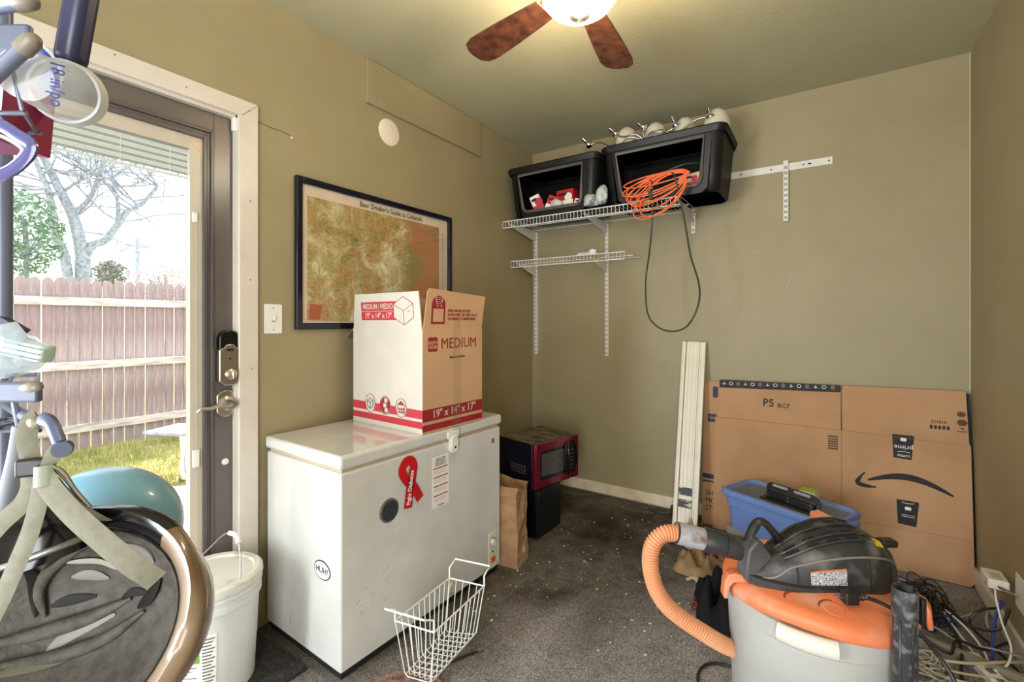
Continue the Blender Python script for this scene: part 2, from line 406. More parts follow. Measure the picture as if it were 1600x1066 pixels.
# lever
lv = bpy.data.objects.new('door_handle', None); COL.objects.link(lv); lv.parent = door
LM = LW(.866, .922, xd)
bm = mb(); poly(bm, [(-.034, -.035), (-.034, .035), (-.02, .046), (0, .054), (.02, .046), (.036, .035), (.036, -.035), (.02, -.046), (0, -.054), (-.02, -.046)], LM @ Matrix.Translation((0, 0, .012)), .012)
obj('rosette', bm, NICKEL, lv, bev=.004)
obj('spindle', lathe(mb(), [(0, .05), (.015, .049), (.018, .04), (.018, .012), (.027, .008), (.03, 0)], 24, LM @ Matrix.Translation((0, 0, .01))), NICKEL, lv, sm=40)
bm = mb(); tube(bm, [(.0, 0, .052), (-.02, 0, .056), (-.045, .004, .056), (-.075, -.004, .054), (-.1, -.002, .05), (-.115, -.014, .046)], lambda t: .0095*(1-.45*t), 10, smooth=5, M=LM); obj('lever', bm, NICKEL, lv, sm=50)
obj('plug_cap', lathe(mb(), [(0, .006), (.011, .005), (.013, 0)], 20, LW(.866, .697, xd)), WHITE, door, sm=40)
s1 = obj('contact_sensor', box(mb(), (-.018, .885, 1.975), (.004, .908, 2.028)), WHITE, bev=.004)
tag(s1, 'small white contact sensor at the top corner of the dark door', 'sensor')

# ------------------------------------------------------------------ outside
m_ = mat('patio_concrete', (206, 202, 196), .9, c2=(192, 188, 180), scale=3, bump=.1)
bm = mb(); poly(bm, [(-.14, -4), (-.14, 8), (-1.9, 8), (-1.9, 2.2), (-2.35, 1.75), (-3.3, .8), (-3.6, -4)], Matrix.Translation((0, 0, -.105)), .12); struct('patio', bm, m_)
m_ = mat('lawn_soil', (150, 152, 96), .95, c2=(190, 180, 130), scale=5, sharp=(.35, .6), bump=.5)
bm = mb(); box(bm, (-14, -6, -.3), (-1.7, 14, -.125)); struct('lawn_ground', bm, m_)
bm = mb(); rg = random.Random(5)
for k in range(26000):
    x = rg.uniform(-4.5, -2.25); y = rg.uniform(.3, 3.4)
    if x > -3.25+(y-.95)*1.05 and rg.random() < .93: continue
    h = rg.uniform(.02, .055)*(1.7 if x < -4.1 else 1); a = rg.uniform(0, 6.28); d = .35*h; wd = .004
    v = [bm.verts.new(q) for q in ((x-wd*sin(a), y+wd*cos(a), -.13), (x+wd*sin(a), y-wd*cos(a), -.13), (x+d*cos(a), y+d*sin(a), -.115+h))]
    bm.faces.new(v)
go = obj('grass', bm, mat('grass_blade', (150, 160, 92), .8, c2=(196, 186, 128), scale=3), recalc=False); tag(go, 'short sunlit grass between the fence and the patio', 'grass', kind='stuff')
FX = -4.6
fence = thing('picket_fence', 'weathered mauve-brown wooden privacy fence with dog-eared boards behind the lawn', 'fence', (FX, 2, -.13))
PM = mat('weathered_fence_board', (132, 114, 116), .9, c2=(164, 152, 152), scale=7, stretch=(1, 3, .35), bump=.4, bscale=30)
RM = mat('weathered_rail', (206, 200, 194), .9, c2=(160, 150, 144), scale=12, stretch=(1, .4, 2), bump=.4)
bm = mb(); poly(bm, [(-.0435, 0), (.0435, 0), (.0435, 1.775), (.03, 1.805), (.012, 1.82), (-.012, 1.82), (-.03, 1.805), (-.0435, 1.775)], frame((FX, 0, -.13), (0, 1, 0), (0, 0, 1)), .018)
p0 = obj('picket', bm, PM, fence)
for k in range(72):
    y = -1.4+k*.0955+rg.uniform(-.002, .002)
    c = p0 if k == 0 else p0.copy()
    if k: COL.objects.link(c); c.parent = fence
    c.location = (rg.uniform(-.004, .004), y, rg.uniform(-.012, .008)) if k else (0, y, 0)
for z in (.075, .735, 1.405):
    obj('rail', box(mb(), (FX+.001, -1.4, z-.0), (FX+.04, 5.4, z+.085)), RM, fence, bev=.004)
# trees beyond the fence
BARK = mat('pale_bark', (150, 158, 168), .9, c2=(110, 118, 130), scale=20, bump=.6, bscale=25)
tr = thing('bare_tree', 'large bare grey tree with forked trunks behind the fence', 'tree', (-9, 2.55, -.13))
bm = mb(); rt = random.Random(11)
def T(y, z, x=-9): return (x, y, z)
limbs = [([T(2.6, -.2), T(2.589, 2.04), T(2.572, 2.46), T(2.463, 3.06), T(2.299, 3.47), T(2.05, 4.1)], .13, .05),
         ([T(2.572, 2.3), T(2.7, 2.6), T(2.898, 2.734), T(3.1, 3.1), T(3.227, 3.326), T(3.425, 3.488), T(3.7, 3.9)], .085, .03),
         ([T(3.06, 3.0), T(3.084, 3.2), T(3.065, 3.53), T(3.0, 3.9)], .05, .02),
         ([T(2.45, -.2), T(2.38, 2.1), T(2.243, 2.69), T(2.179, 3.23), T(2.117, 3.54), T(1.95, 4.03)], .085, .035),
         ([T(2.46, 3.1), T(2.7, 3.5), T(2.85, 4.1), T(2.9, 4.6)], .05, .02)]
for pts, r0, r1 in limbs: tube(bm, pts, lambda t, a=r0, b=r1: a+(b-a)*t, 8, smooth=4)
tk = obj('trunk', bm, BARK, tr, sm=60)
bm = mb()
def twig(p, d, L_, r, dep):
    q = [V(p)]
    for i in range(4):
        d = (d+V((rt.uniform(-.25, .25), rt.uniform(-.3, .3), rt.uniform(-.22, .26)))).normalized(); q.append(q[-1]+d*L_/4)
    tube(bm, q, lambda t: r*(1-.6*t), 4, caps=False)
    if dep:
        for i in range(3):
            j = rt.randint(1, 4); twig(q[j], (d+V((rt.uniform(-.7, .7), rt.uniform(-.9, .9), rt.uniform(-.5, .6)))).normalized(), L_*.66, r*.55, dep-1)
for pts, r0, r1 in limbs:
    P_ = smooth_path(pts, 5)
    for i in range(9):
        p = P_[rt.randint(len(P_)//2, len(P_)-1)]; twig(p, V((rt.uniform(-.5, .5), rt.uniform(-1, 1), rt.uniform(-.1, .6))).normalized(), rt.uniform(.7, 1.4), .022, 3)
obj('branches', bm, BARK, tr)
def leafcloud(name, label, c, rad, n, m, stem=None, sz=.05, cat='shrub'):
    t = thing(name, label, cat, (c[0], c[1], -.13)); bm = mb(); r = random.Random(int(c[1]*100))
    for k in range(n):
        while True:
            q = V((r.uniform(-1, 1), r.uniform(-1, 1), r.uniform(-1, 1)))
            if .3 < q.length < 1: break
        p = V(c)+V((q.x*rad[0], q.y*rad[1], q.z*rad[2])); a = V((r.uniform(-1, 1), r.uniform(-1, 1), r.uniform(-1, 1))).normalized()*sz; b = a.cross(V((r.uniform(-1, 1), 1, r.uniform(-1, 1)))).normalized()*sz*.4
        bm.faces.new([bm.verts.new(p-a), bm.verts.new(p+b), bm.verts.new(p+a), bm.verts.new(p-b)])
    obj('foliage', bm, m, t, recalc=False)
    bm = mb(); tube(bm, [(c[0], c[1], -.2), (c[0], c[1]+.03, c[2]-.3), (c[0], c[1], c[2]+.2)], .03, 6)
    for k in range(8):
        a = r.uniform(0, 6.28); tube(bm, [(c[0], c[1], c[2]-rad[2]*.6), (c[0]+rad[0]*.6*cos(a), c[1]+rad[1]*.7*sin(a), c[2]+rad[2]*r.uniform(-.3, .7))], .012, 4)
    obj('stem', bm, BARK, t)
leafcloud('conifer', 'thin green conifer left of the bare tree beyond the fence', (-7.2, 1.55, 2.45), (.5, .42, .6), 1500, mat('conifer_leaf', (104, 138, 110), .8), cat='tree', sz=.045)
leafcloud('round_shrub', 'small round grey-green shrub just over the fence right of the trunk', (-7, 2.42, 1.95), (.3, .22, .22), 900, mat('shrub_leaf', (120, 128, 112), .8), sz=.03)
leafcloud('bare_shrub', 'pale bare shrub showing over the right end of the fence', (-7.5, 3.3, 1.85), (.4, .5, .35), 500, mat('bare_leaf', (186, 170, 166), .8), sz=.04)
up = thing('utility_pole', 'distant thin utility pole above the fence', 'pole', (-20, 6.78, -.13))
bm = mb(); tube(bm, [(-20, 6.78, -.2), (-20, 6.78, 4.5)], .07, 8); obj('pole', bm, BARK, up)
bm = mb(); box(bm, (-20.05, 6.4, 4.1), (-19.95, 7.2, 4.2)); obj('crossarm', bm, BARK, up)
for i, (a, b_) in enumerate((((-8, -6, 2.2), (-8, 9, 4.2)), ((-8, -6, 1.9), (-8, 9, 2.78)))):
    y0, z0, y1, z1 = (1.539, 3.185, 3.795, 3.461) if i == 0 else (1.539, 2.369, 3.795, 2.492)
    s_ = (z1-z0)/(y1-y0)
    bm = mb(); tube(bm, [(-8, y, z0+s_*(y-y0)-.002*(9-(y-2)**2)*0) for y in (-5, -1, 2, 5, 9)], .007, 5)
    o = obj('power_line', bm, mat('cable_grey', (120, 130, 140), .6)); tag(o, ('upper' if i == 0 else 'lower')+' overhead wire crossing behind the bare tree', 'cable')
cn = thing('white_can', 'white dented paint can on the patio edge seen through the right of the door glass', 'can', (-2.62, 1.80, -.105))
obj('can_body', lathe(mb(), [(0, 0), (.1, 0), (.11, .1), (.1, .2), (.11, .38), (.112, .4), (.1, .4), (0, .39)], 20, Matrix.Translation((-2.62, 1.80, -.1))), WHITE, cn, sm=40)
bm = mb(); tube(bm, [(-2.52, 1.7, .22), (-2.46, 1.66, .05), (-2.5, 1.72, -.02), (-2.52, 1.9, .22)], .004, 5, smooth=4); obj('can_handle', bm, STEEL, cn)
bm = mb(); box(bm, (-.2, -.17, 0), (.2, .17, .02)); o = obj('grey_board', bm, mat('grey_board', (150, 158, 170), .7, c2=(120, 128, 140), scale=10), M=RT((-2.68, 1.72, .302), .4) @ Matrix.Rotation(-.0, 4, 'Y'))
tag(o, 'weathered grey board lying on the white can outside', 'board')
pr = obj('sun_blocker_slab', box(mb(), (-1.25, -3, 2.62), (-.14, 6, 2.75)), TRIM); pr['kind'] = 'structure'  # unseen eave slab added to keep sun from entering through the door

# ------------------------------------------------------------------ left wall items
o = obj('painted_board', box(mb(), (.0, 1.504, 2.325), (.02, 2.423, 2.543)), WALL, bev=.002)
tag(o, 'long board painted olive like the wall, screwed up under the ceiling', 'board')
bm = mb()
for y, z in ((1.56, 2.5), (1.56, 2.36), (2.38, 2.5), (2.38, 2.36), (2.36, 2.44)): poly(bm, circ(.004, 8), LW(y, z, .0207))
obj('screw_head', bm, INKG, o)
o = obj('cover_plate', lathe(mb(), [(0, .006), (.06, .006), (.068, .003), (.069, 0)], 40, LW(1.659, 2.229)), mat('cream_plate', (236, 224, 204), .5), sm=40)
tag(o, 'round cream blank cover plate on the wall below the painted board', 'plate')
sw = thing('light_switch', 'white toggle light switch plate between the door and the framed map', 'switch', (0, 1.04, 1.18))
M = LW(1.04, 1.247); bm = mb(); poly(bm, rrect(.076, .122, .006), M @ Matrix.Translation((0, 0, .006)), .006); obj('plate', bm, WHITE, sw, bev=.002)
obj('toggle', obox(mb(), (0, .003, .01), (.01, .02, .014), M), WHITE, sw, bev=.002)
bm = mb(); poly(bm, circ(.003, 8, cy=.045), M @ Matrix.Translation((0, 0, .0065))); poly(bm, circ(.003, 8, cy=-.045), M @ Matrix.Translation((0, 0, .0065))); obj('screw', bm, INKG, sw)
bm = mb(); poly(bm, rrect(.014, .028, .002), M @ Matrix.Translation((0, 0, .0064))); obj('toggle_slot', bm, INSERT, sw)

# framed relief map
pic = thing('framed_map', 'black framed relief map poster in greens and oranges above the freezer', 'picture', (0, 1.63, 1.2))
a = (1.132, 2.131, 1.202, 1.866)
ring('frame', a, (1.16, 2.103, 1.23, 1.838), 0, .024, mat('black_frame', (16, 19, 34), .18), pic, .004)
obj('backing', box(mb(), (.002, 1.15, 1.22), (.008, 2.11, 1.85)), mat('map_margin', (222, 204, 184), .5), pic)
def mapmat():
    m = bpy.data.materials.new('relief_map_print'); m.use_nodes = True; nt = m.node_tree; N = nt.nodes; L = nt.links; b = N['Principled BSDF']; b.inputs['Roughness'].default_value = .6
    tc = N.new('ShaderNodeTexCoord')
    mp = N.new('ShaderNodeMapping'); mp.inputs['Location'].default_value = (0, 3.3, 1.1); L.new(tc.outputs['Object'], mp.inputs[0])
    def noise(s, d=8, dist=0, r=.6):
        n = N.new('ShaderNodeTexNoise'); n.inputs['Scale'].default_value = s; n.inputs['Detail'].default_value = d; n.inputs['Distortion'].default_value = dist; n.inputs['Roughness'].default_value = r
        L.new(mp.outputs[0], n.inputs['Vector']); return n.outputs[0]
    r = N.new('ShaderNodeValToRGB'); e = r.color_ramp.elements
    e[0].position = .3; e[0].color = lin((104, 112, 62)); e[1].position = .68; e[1].color = lin((236, 228, 214))
    for p, c in ((.38, (150, 152, 92)), (.45, (190, 144, 92)), (.5, (172, 168, 112)), (.56, (206, 178, 134)), (.61, (206, 206, 164))): q = e.new(p); q.color = lin(c)
    L.new(noise(6, 10, 1.2, .65), r.inputs[0])
    r2 = N.new('ShaderNodeValToRGB'); e = r2.color_ramp.elements
    e[0].position = .35; e[0].color = lin((126, 130, 76)); e[1].position = .6; e[1].color = lin((178, 122, 78)); L.new(noise(4, 3, .4, .4), r2.inputs[0])
    sx = N.new('ShaderNodeSeparateXYZ'); L.new(tc.outputs['Object'], sx.inputs[0])
    ad = N.new('ShaderNodeMath'); ad.operation = 'MULTIPLY_ADD'; L.new(noise(9, 4), ad.inputs[0]); ad.inputs[1].default_value = .18; L.new(sx.outputs[1], ad.inputs[2])
    mr = N.new('ShaderNodeMapRange'); mr.inputs['From Min'].default_value = .19; mr.inputs['From Max'].default_value = .27; L.new(ad.outputs[0], mr.inputs[0])
    mx = N.new('ShaderNodeMix'); mx.data_type = 'RGBA'; L.new(mr.outputs[0], mx.inputs[0]); L.new(r.outputs[0], mx.inputs[6]); L.new(r2.outputs[0], mx.inputs[7])
    # thin printed ridge lines
    wv = N.new('ShaderNodeValToRGB'); e = wv.color_ramp.elements; e[0].position = .485; e[0].color = (1, 1, 1, 1); e[1].position = .5; e[1].color = lin((128, 104, 76)); q = e.new(.515); q.color = (1, 1, 1, 1)
    L.new(noise(11, 10, 1.6, .7), wv.inputs[0])
    mu = N.new('ShaderNodeMix'); mu.data_type = 'RGBA'; mu.blend_type = 'MULTIPLY'; iv = N.new('ShaderNodeMath'); iv.operation = 'SUBTRACT'; iv.inputs[0].default_value = 1; L.new(mr.outputs[0], iv.inputs[1])
    L.new(iv.outputs[0], mu.inputs[0]); L.new(mx.outputs[2], mu.inputs[6]); L.new(wv.outputs[0], mu.inputs[7])
    L.new(mu.outputs[2], b.inputs['Base Color']); return m
obj('map_print', box(mb(), (.008, 1.188, 1.238), (.0095, 2.03, 1.79)), mapmat(), pic)
text("Beer Drinker's Guide to Colorado", .038, LW(1.68, 1.812, .0098), INK, pic, sx=.8)
bm = mb(); M = LW(2.066, 1.5, .0095); line_print(bm, -.018, .016, [.26-.007*k for k in range(78)], .0016, M=M); obj('margin_notes', bm, INKG, pic)
bm = mb(); rr_ = random.Random(8); M = LW(0, 0, .0099)
for k in range(60): poly(bm, circ(.0022, 6, cx=rr_.gauss(1.76, .04), cy=rr_.gauss(1.6, .08)), M)
obj('map_symbols', bm, PAPER, pic)
bm = mb(); poly(bm, [(1.195, 1.245), (1.25, 1.245), (1.262, 1.31), (1.2, 1.315)], M); obj('map_legend', bm, mat('legend', (170, 92, 58), .6), pic)
obj('picture_glass', box(mb(), (.0145, 1.155, 1.225), (.016, 2.108, 1.845)), SCREEN, pic)

# ------------------------------------------------------------------ freezer
FM = RT((.525, .985, 0), radians(-1.9))     # near front corner; local: -x toward wall, +y along wall
fz = thing('chest_freezer', 'white chest freezer against the left wall beside the door', 'freezer', (.27, 1.43, 0), radians(-1.9))
def F_(bm_): return dict(parent=fz, M=FM)
obj('body', box(mb(), (-.5, 0, .03), (0, .9, .715)), WHITE2, fz, FM, bev=.008)
obj('base', box(mb(), (-.49, .012, .0), (-.014, .888, .03)), BLACK, fz, FM)
obj('gasket', box(mb(), (-.49, .01, .715), (-.008, .89, .726)), mat('gasket', (190, 170, 140), .6), fz, FM)
obj('lid', box(mb(), (-.505, -.006, .726), (.006, .906, .775)), WHITE2, fz, FM, bev=.012)
L0 = frame((0, 0, 0), (0, 1, 0), (0, 0, 1))   # local front face frame: x->+y, y->z
def FF(y, z, e=0): return FM @ frame((e, y, z), (0, 1, 0), (0, 0, 1))
bm = mb(); poly(bm, rrect(.044, .075, .018), FF(.55, .703, .02), .022); lt = obj('latch', bm, WHITE, fz, bev=.004)
bm = mb(); poly(bm, circ(.006, 12), FF(.552, .69, .0206)); obj('keyhole', bm, INK, lt)
obj('latch_bracket', obox(mb(), (.004, .55, .745), (.018, .07, .03)), WHITE, fz, FM, bev=.003)
bm = mb(); poly(bm, rrect(.02, .024, .002), FF(.84, .655, .001), .002); obj('badge', bm, INKG, fz)
bm = mb(); poly(bm, rrect(.056, .17, .005), FF(.835, .125, .004), .005); tp = obj('control_panel', bm, mat('panel_ivory', (224, 216, 196), .4), fz, bev=.001)
obj('dial', lathe(mb(), [(0, .012), (.014, .012), (.017, .0)], 20, FF(.832, .165, .004)), WHITE, tp, sm=40)
bm = mb(); tube(bm, [(.02*cos(t/8), .02*sin(t/8), 0) for t in range(-8, 30)], .0012, 4, M=FF(.832, .165, .005)); obj('dial_scale', bm, INK, tp)
bm = mb(); poly(bm, circ(.006, 10, cy=-.002), FF(.835, .12, .0046)); obj('pilot_lamp', bm, INK, tp)
bm = mb(); poly(bm, rrect(.03, .026, .003), FF(.837, .08, .007), .004); obj('rocker_switch', bm, mat('orange_red', (220, 90, 50), .4), tp)
obj('drain_plug', lathe(mb(), [(0, .01), (.018, .01), (.022, .004), (.022, 0)], 24, FF(.545, .075, 0)), mat('ivory_cap', (222, 206, 172), .4), fz, sm=40)
# energy label
bm = mb(); poly(bm, rrect(.098, .215, .003), FF(.48, .56, .0012), .001); lb = obj('spec_label', bm, PAPER, fz, label='white specification label with red rules')
bm = mb()
for yy in (.055, .018, -.02, -.06): poly(bm, [(-.043, yy), (.043, yy), (.043, yy+.005), (-.043, yy+.005)], FF(.48, .56, .0016))
obj('red_rule', bm, REDP, lb)
bm = mb(); line_print(bm, -.03, .03, [.098, .091, .084, .077, .07], .0035, M=FF(.48, .56, .0018)); line_print(bm, -.04, .035, [.045, .037, .008, 0, -.03, -.037, -.072, -.079], .0012, M=FF(.48, .56, .0018)); line_print(bm, -.02, .02, [-.1], .004, M=FF(.48, .56, .0018))
obj('label_print', bm, INK, lb, kind='stuff')
# oval sticker on side
SM_ = FM @ BW(-.108, -.0012, .355)
bm = mb(); poly(bm, circ(.05, 32, ry=.034), SM_ @ Matrix.Rotation(-.0, 4, 'Z'), .0008); os_ = obj('oval_sticker', bm, INK, fz, label='white oval sticker with black border')
bm = mb(); poly(bm, circ(.046, 32, ry=.030), SM_ @ Matrix.Translation((0, 0, .0006))); obj('sticker_face', bm, PAPER, os_)
text('HUH?', .032, SM_ @ Matrix.Translation((0, 0, .0016)), INK, os_, sx=.95)
bm = mb(); rk = random.Random(4)
for k in range(12):
    y, z = rk.uniform(.05, .2), rk.uniform(.18, .33); tube(bm, [(.0004, y, z), (.0004, y+rk.uniform(.003, .02), z+rk.uniform(.0, .012))], .0005, 3, M=FM)
for k in range(8):
    x, z = rk.uniform(-.33, -.2), rk.uniform(.08, .3); tube(bm, [(x, -.0004, z), (x, -.0004, z-rk.uniform(.01, .06))], .0005, 3, M=FM)
obj('scratch', bm, INKG, fz, kind='stuff')
# ribbon magnet
RM_ = FF(.295, .592, .003) @ Matrix.Scale(.88, 4)
bm = mb()
rib = mb()
def strip(bm, pts, wd, M, th=.002, z=0):
    pts = smooth_path([V((x, y, 0)) for x, y in pts], 6); n = len(pts); L_, R_ = [], []
    for i, p in enumerate(pts):
        t = (pts[min(i+1, n-1)]-pts[max(i-1, 0)]).normalized(); nn = V((-t.y, t.x, 0))*wd/2
        L_.append((p+nn)); R_.append((p-nn))
    for i in range(n-1):
        for zz in (z,):
            q = [L_[i], L_[i+1], R_[i+1], R_[i]]; vs = [bm.verts.new(M @ (v+V((0, 0, zz)))) for v in q]; bm.faces.new(vs)
    bmesh.ops.remove_doubles(bm, verts=bm.verts, dist=1e-5)
strip(bm, [(.075, -.08), (.035, -.015), (-.01, .03), (-.032, .075), (-.01, .108), (.018, .106), (.036, .078), (.026, .03), (.012, -.02), (0, -.10)], .042, RM_)
bmesh.ops.solidify(bm, geom=bm.faces, thickness=.002)
rbm = obj('ribbon_magnet', bm, mat('magnet_red', (196, 22, 30), .4)); tag(rbm, 'red awareness ribbon magnet on the freezer front', 'magnet')
bm = mb(); strip(bm, [(.03, .07), (.027, .03), (.013, -.02), (.001, -.1)], .047, RM_ @ Matrix.Translation((0, 0, .0012))); obj('ribbon_edge', bm, mat('magnet_dark', (120, 14, 20), .4), rbm)
bm = mb(); strip(bm, [(.03, .07), (.027, .03), (.013, -.02), (.001, -.1)], .041, RM_ @ Matrix.Translation((0, 0, .0018))); obj('ribbon_tail', bm, MATS['magnet_red'], rbm)
text('Fight Diabetes', .032, RM_ @ Matrix.Translation((.014, -.012, .0024)) @ Matrix.Rotation(radians(82), 4, 'Z'), PAPER, rbm, sx=.82, bold=.0006)
rm = thing('round_magnet', 'round dark grey magnet with a steel rim left of the ribbon', 'magnet', FF(.205, .525, 0).to_translation())
obj('rim', lathe(mb(), [(0, .006), (.04, .006), (.044, .004), (.044, 0)], 32, FF(.205, .525, 0)), STEEL, rm, sm=40)
obj('face', lathe(mb(), [(0, .0075), (.037, .0072), (.038, .006)], 32, FF(.205, .525, 0)), mat('magnet_grey', (58, 60, 68), .4, c2=(40, 42, 50), scale=60), rm, sm=40)

# ------------------------------------------------------------------ moving carton on the freezer
ang = math.atan2(1.359-1.383, .539-.07)
CM = RT((.539, 1.359, .7755), ang)     # near corner; local -x to the back, +y right
cb = thing('moving_box', 'open medium moving box standing on the freezer, white side and brown front with red bands', 'box', (.3, 1.55, .7755), ang)
LX, LY, HZ = .47, .373, .43; t = .004
bx_side = obj('side_panel', box(mb(), (-LX, 0, 0), (0, t, HZ)), CARDW, cb, CM, label='white printed side panel')
obj('side_panel', box(mb(), (-LX, LY-t, 0), (0, LY, HZ)), CARD2, cb, CM)
bx_front = obj('front_panel', box(mb(), (-t, t, 0), (0, LY-t, HZ)), CARD2, cb, CM)
obj('back_panel', box(mb(), (-LX, t, 0), (-LX+t, LY-t, HZ)), CARD2, cb, CM)
obj('bottom_panel', box(mb(), (-LX, t, 0), (-t, LY-t, .006)), CARD2, cb, CM)
def flapM(o, right, tilt):  # hinge frame then rotate about its x axis
    return CM @ frame(o, right, (0, 0, 1)) @ Matrix.Rotation(tilt, 4, 'X')
SF = flapM((-LX, 0, HZ), (1, 0, 0), radians(4))
f1 = obj('flap', poly(mb(), [(.004, 0), (LX-.004, 0), (LX-.012, .155), (.026, .155)], SF, t), CARDW, cb, label='white printed flap standing up')
FFl = flapM((0, 0, HZ), (0, 1, 0), radians(4))
f2 = obj('flap', poly(mb(), [(.006, 0), (LY-.004, 0), (LY+.012, .148), (.03, .168), (.02, .155)], FFl, t), CARD2, cb, label='brown printed flap standing up')
obj('flap', poly(mb(), [(.004, 0), (LX-.004, 0), (LX-.02, .15), (.02, .15)], flapM((0, LY, HZ), (-1, 0, 0), radians(-8)), t), CARD2, cb)
obj('flap', poly(mb(), [(.004, 0), (LY-.004, 0), (LY-.02, .15), (.02, .15)], flapM((-LX, LY, HZ), (0, -1, 0), radians(125)), t), mat('grey_flap', (120, 112, 104), .8), cb)
# side print
def rect(bm, x0, y0, x1, y1, M): poly(bm, [(x0, y0), (x1, y0), (x1, y1), (x0, y1)], M)
SP = CM @ frame((-LX, -.0006, 0), (1, 0, 0), (0, 0, 1))
bm = mb(); poly(bm, [(0, .062), (LX, .062), (LX, .098), (0, .098)], SP); rect(bm, 0, .022, LX, .05, SP); obj('red_band', bm, REDP, bx_side)
FP = CM @ frame((.0006, 0, 0), (0, 1, 0), (0, 0, 1))
bm = mb(); rect(bm, 0, .048, LY, .098, FP); rect(bm, 0, .008, LY, .035, FP); obj('red_band', bm, REDD, bx_front)
text('19" x 14" x 17"', .048, FP @ Matrix.Translation((.19, .073, .0006)), CARDW, bx_front, bold=.0003, sx=.92)
text('MEDIUM', .064, FP @ Matrix.Translation((.218, .365, .0004)), REDD, bx_front, bold=0, sx=.95)
bm = mb(); poly(bm, rrect(.056, .06, .008, cx=.058, cy=.365), FP); lg = obj('logo_patch', bm, REDD, bx_front)
text('EASY+\nGEAR', .02, FP @ Matrix.Translation((.058, .362, .0006)), CARD2, lg, bold=.0004, lsp=.9)
text('MADE TO MOVE', .013, FP @ Matrix.Translation((.205, .305, .0004)), INK, bx_front, bold=.0002)
bm = mb(); rect(bm, .175, 0, .228, HZ, FP @ Matrix.Translation((0, 0, .0009))); rect(bm, .18, 0, .224, .05, FFl @ Matrix.Translation((0, 0, .0009)))
tape_m = glass_mat('clear_tape', (.96, .95, .94), milky=.06); obj('packing_tape', bm, tape_m, bx_front)
bm = mb(); rect(bm, .175, -.045, .228, .0, FP @ Matrix.Translation((0, 0, .001))); obj('packing_tape', bm, tape_m, bx_front)
# icons: three round emblems
for i, x in enumerate((.13, .235, .34)):
    y = .095; Mi = SP @ Matrix.Translation((x, y, .0006))
    bm = mb(); poly(bm, circ(.036, 28, ry=.042), Mi); ic = obj('round_icon', bm, CARDW, bx_side)
    bm = mb(); tube(bm, [(.034*cos(2*pi*k/28), .040*sin(2*pi*k/28), .0006) for k in range(28)], .0012, 4, closed=True, M=Mi); obj('icon_ring', bm, REDD, ic)
    bm = mb(); Mj = Mi @ Matrix.Translation((0, 0, .0008))
    if i == 0:
        for a_, b_ in (((-.02, .012), (0, .022)), ((0, .022), (.02, .012)), ((.02, .012), (.02, -.014)), ((.02, -.014), (0, -.026)), ((0, -.026), (-.02, -.014)), ((-.02, -.014), (-.02, .012)), ((-.02, .012), (0, .002)), ((0, .002), (.02, .012)), ((0, .002), (0, -.026))):
            tube(bm, [(a_[0], a_[1], 0), (b_[0], b_[1], 0)], .0013, 4, M=Mj)
    elif i == 1:
        poly(bm, circ(.032, 20, ry=.036), Mj)
        for q in ((.004, .018, .3), (.0, -.004, .3), (.008, -.022, .3)): pass
    else:
        poly(bm, [(-.026, .012), (0, .03), (.026, .012)], Mj); rect(bm, -.024, -.024, -.02, .012, Mj); rect(bm, .02, -.024, .024, .012, Mj)
        for xx in (-.014, -.002, .01):
            for yy in (-.022, -.009): rect(bm, xx, yy, xx+.009, yy+.009, Mj)
    obj('icon_art', bm, REDD if i else INK, ic)
    if i == 1:
        bm = mb()
        for q in ((.006, .022), (-.001, .0), (.008, -.02)): poly(bm, rrect(.02, .018, .002, cx=q[0], cy=q[1]), Mj @ Matrix.Translation((0, 0, .0004)))
        obj('icon_cartons', bm, CARDW, ic)
Mi = SF @ Matrix.Translation((0, 0, .0005))
bm = mb(); rect(bm, .07, .037, .36, .118, Mi); fp = obj('red_patch', bm, REDP, f1)
text('MEDIUM / MEDIO', .034, Mi @ Matrix.Translation((.19, .096, .0006)), CARDW, fp, sx=.8, bold=.0003)
text('19" x 14" x 17"', .034, Mi @ Matrix.Translation((.19, .056, .0006)), CARDW, fp, sx=.9, bold=.0003)
bm = mb(); rect(bm, .072, .0755, .33, .0775, Mi @ Matrix.Translation((0, 0, .0006))); obj('rule', bm, CARDW, fp)
Mi2 = Mi @ Matrix.Translation((.362, .078, .0008)); hexp = [(-.064, .026), (0, .058), (.06, .028), (.06, -.03), (0, -.062), (-.064, -.03)]
bm = mb(); poly(bm, hexp, Mi2); hx = obj('carton_drawing', bm, CARDW, f1)
bm = mb()
for i in range(6): tube(bm, [hexp[i]+(.0003,), hexp[(i+1) % 6]+(.0003,)], .0012, 4, M=Mi2)
for e_ in (((-.064, .026), (-.0, -.002)), ((-.0, -.002), (.06, .028)), ((0, -.002), (0, -.062)), ((.026, -.008), (.04, .0))): tube(bm, [e_[0]+(.0003,), e_[1]+(.0003,)], .0012, 4, M=Mi2)
obj('drawing_lines', bm, REDD, hx)
Mi = FFl @ Matrix.Translation((0, 0, .0005))
bm = mb(); poly(bm, [(.045, .02), (.125, .02), (.125, .1)]+[(.085+.04*cos(t/10*pi), .1+.04*sin(t/10*pi)) for t in range(1, 10)]+[(.045, .1)], Mi); ar = obj('red_arch', bm, REDD, f2)
bm = mb(); rect(bm, .055, .03, .115, .085, Mi @ Matrix.Translation((0, 0, .0005))); obj('blank_code_patch', bm, CARD2, ar)
bm = mb(); Mk = Mi @ Matrix.Translation((.085, .118, .001))
for e_ in (((-.03, .024), (-.022, .024)), ((-.022, .024), (-.012, -.012)), ((-.012, -.012), (.018, -.012)), ((-.018, .014), (.024, .014)), ((.024, .014), (.018, -.004)), ((-.014, -.004), (.018, -.004)), ((-.016, .005), (.021, .005))): tube(bm, [e_[0]+(0,), e_[1]+(0,)], .0012, 4, M=Mk)
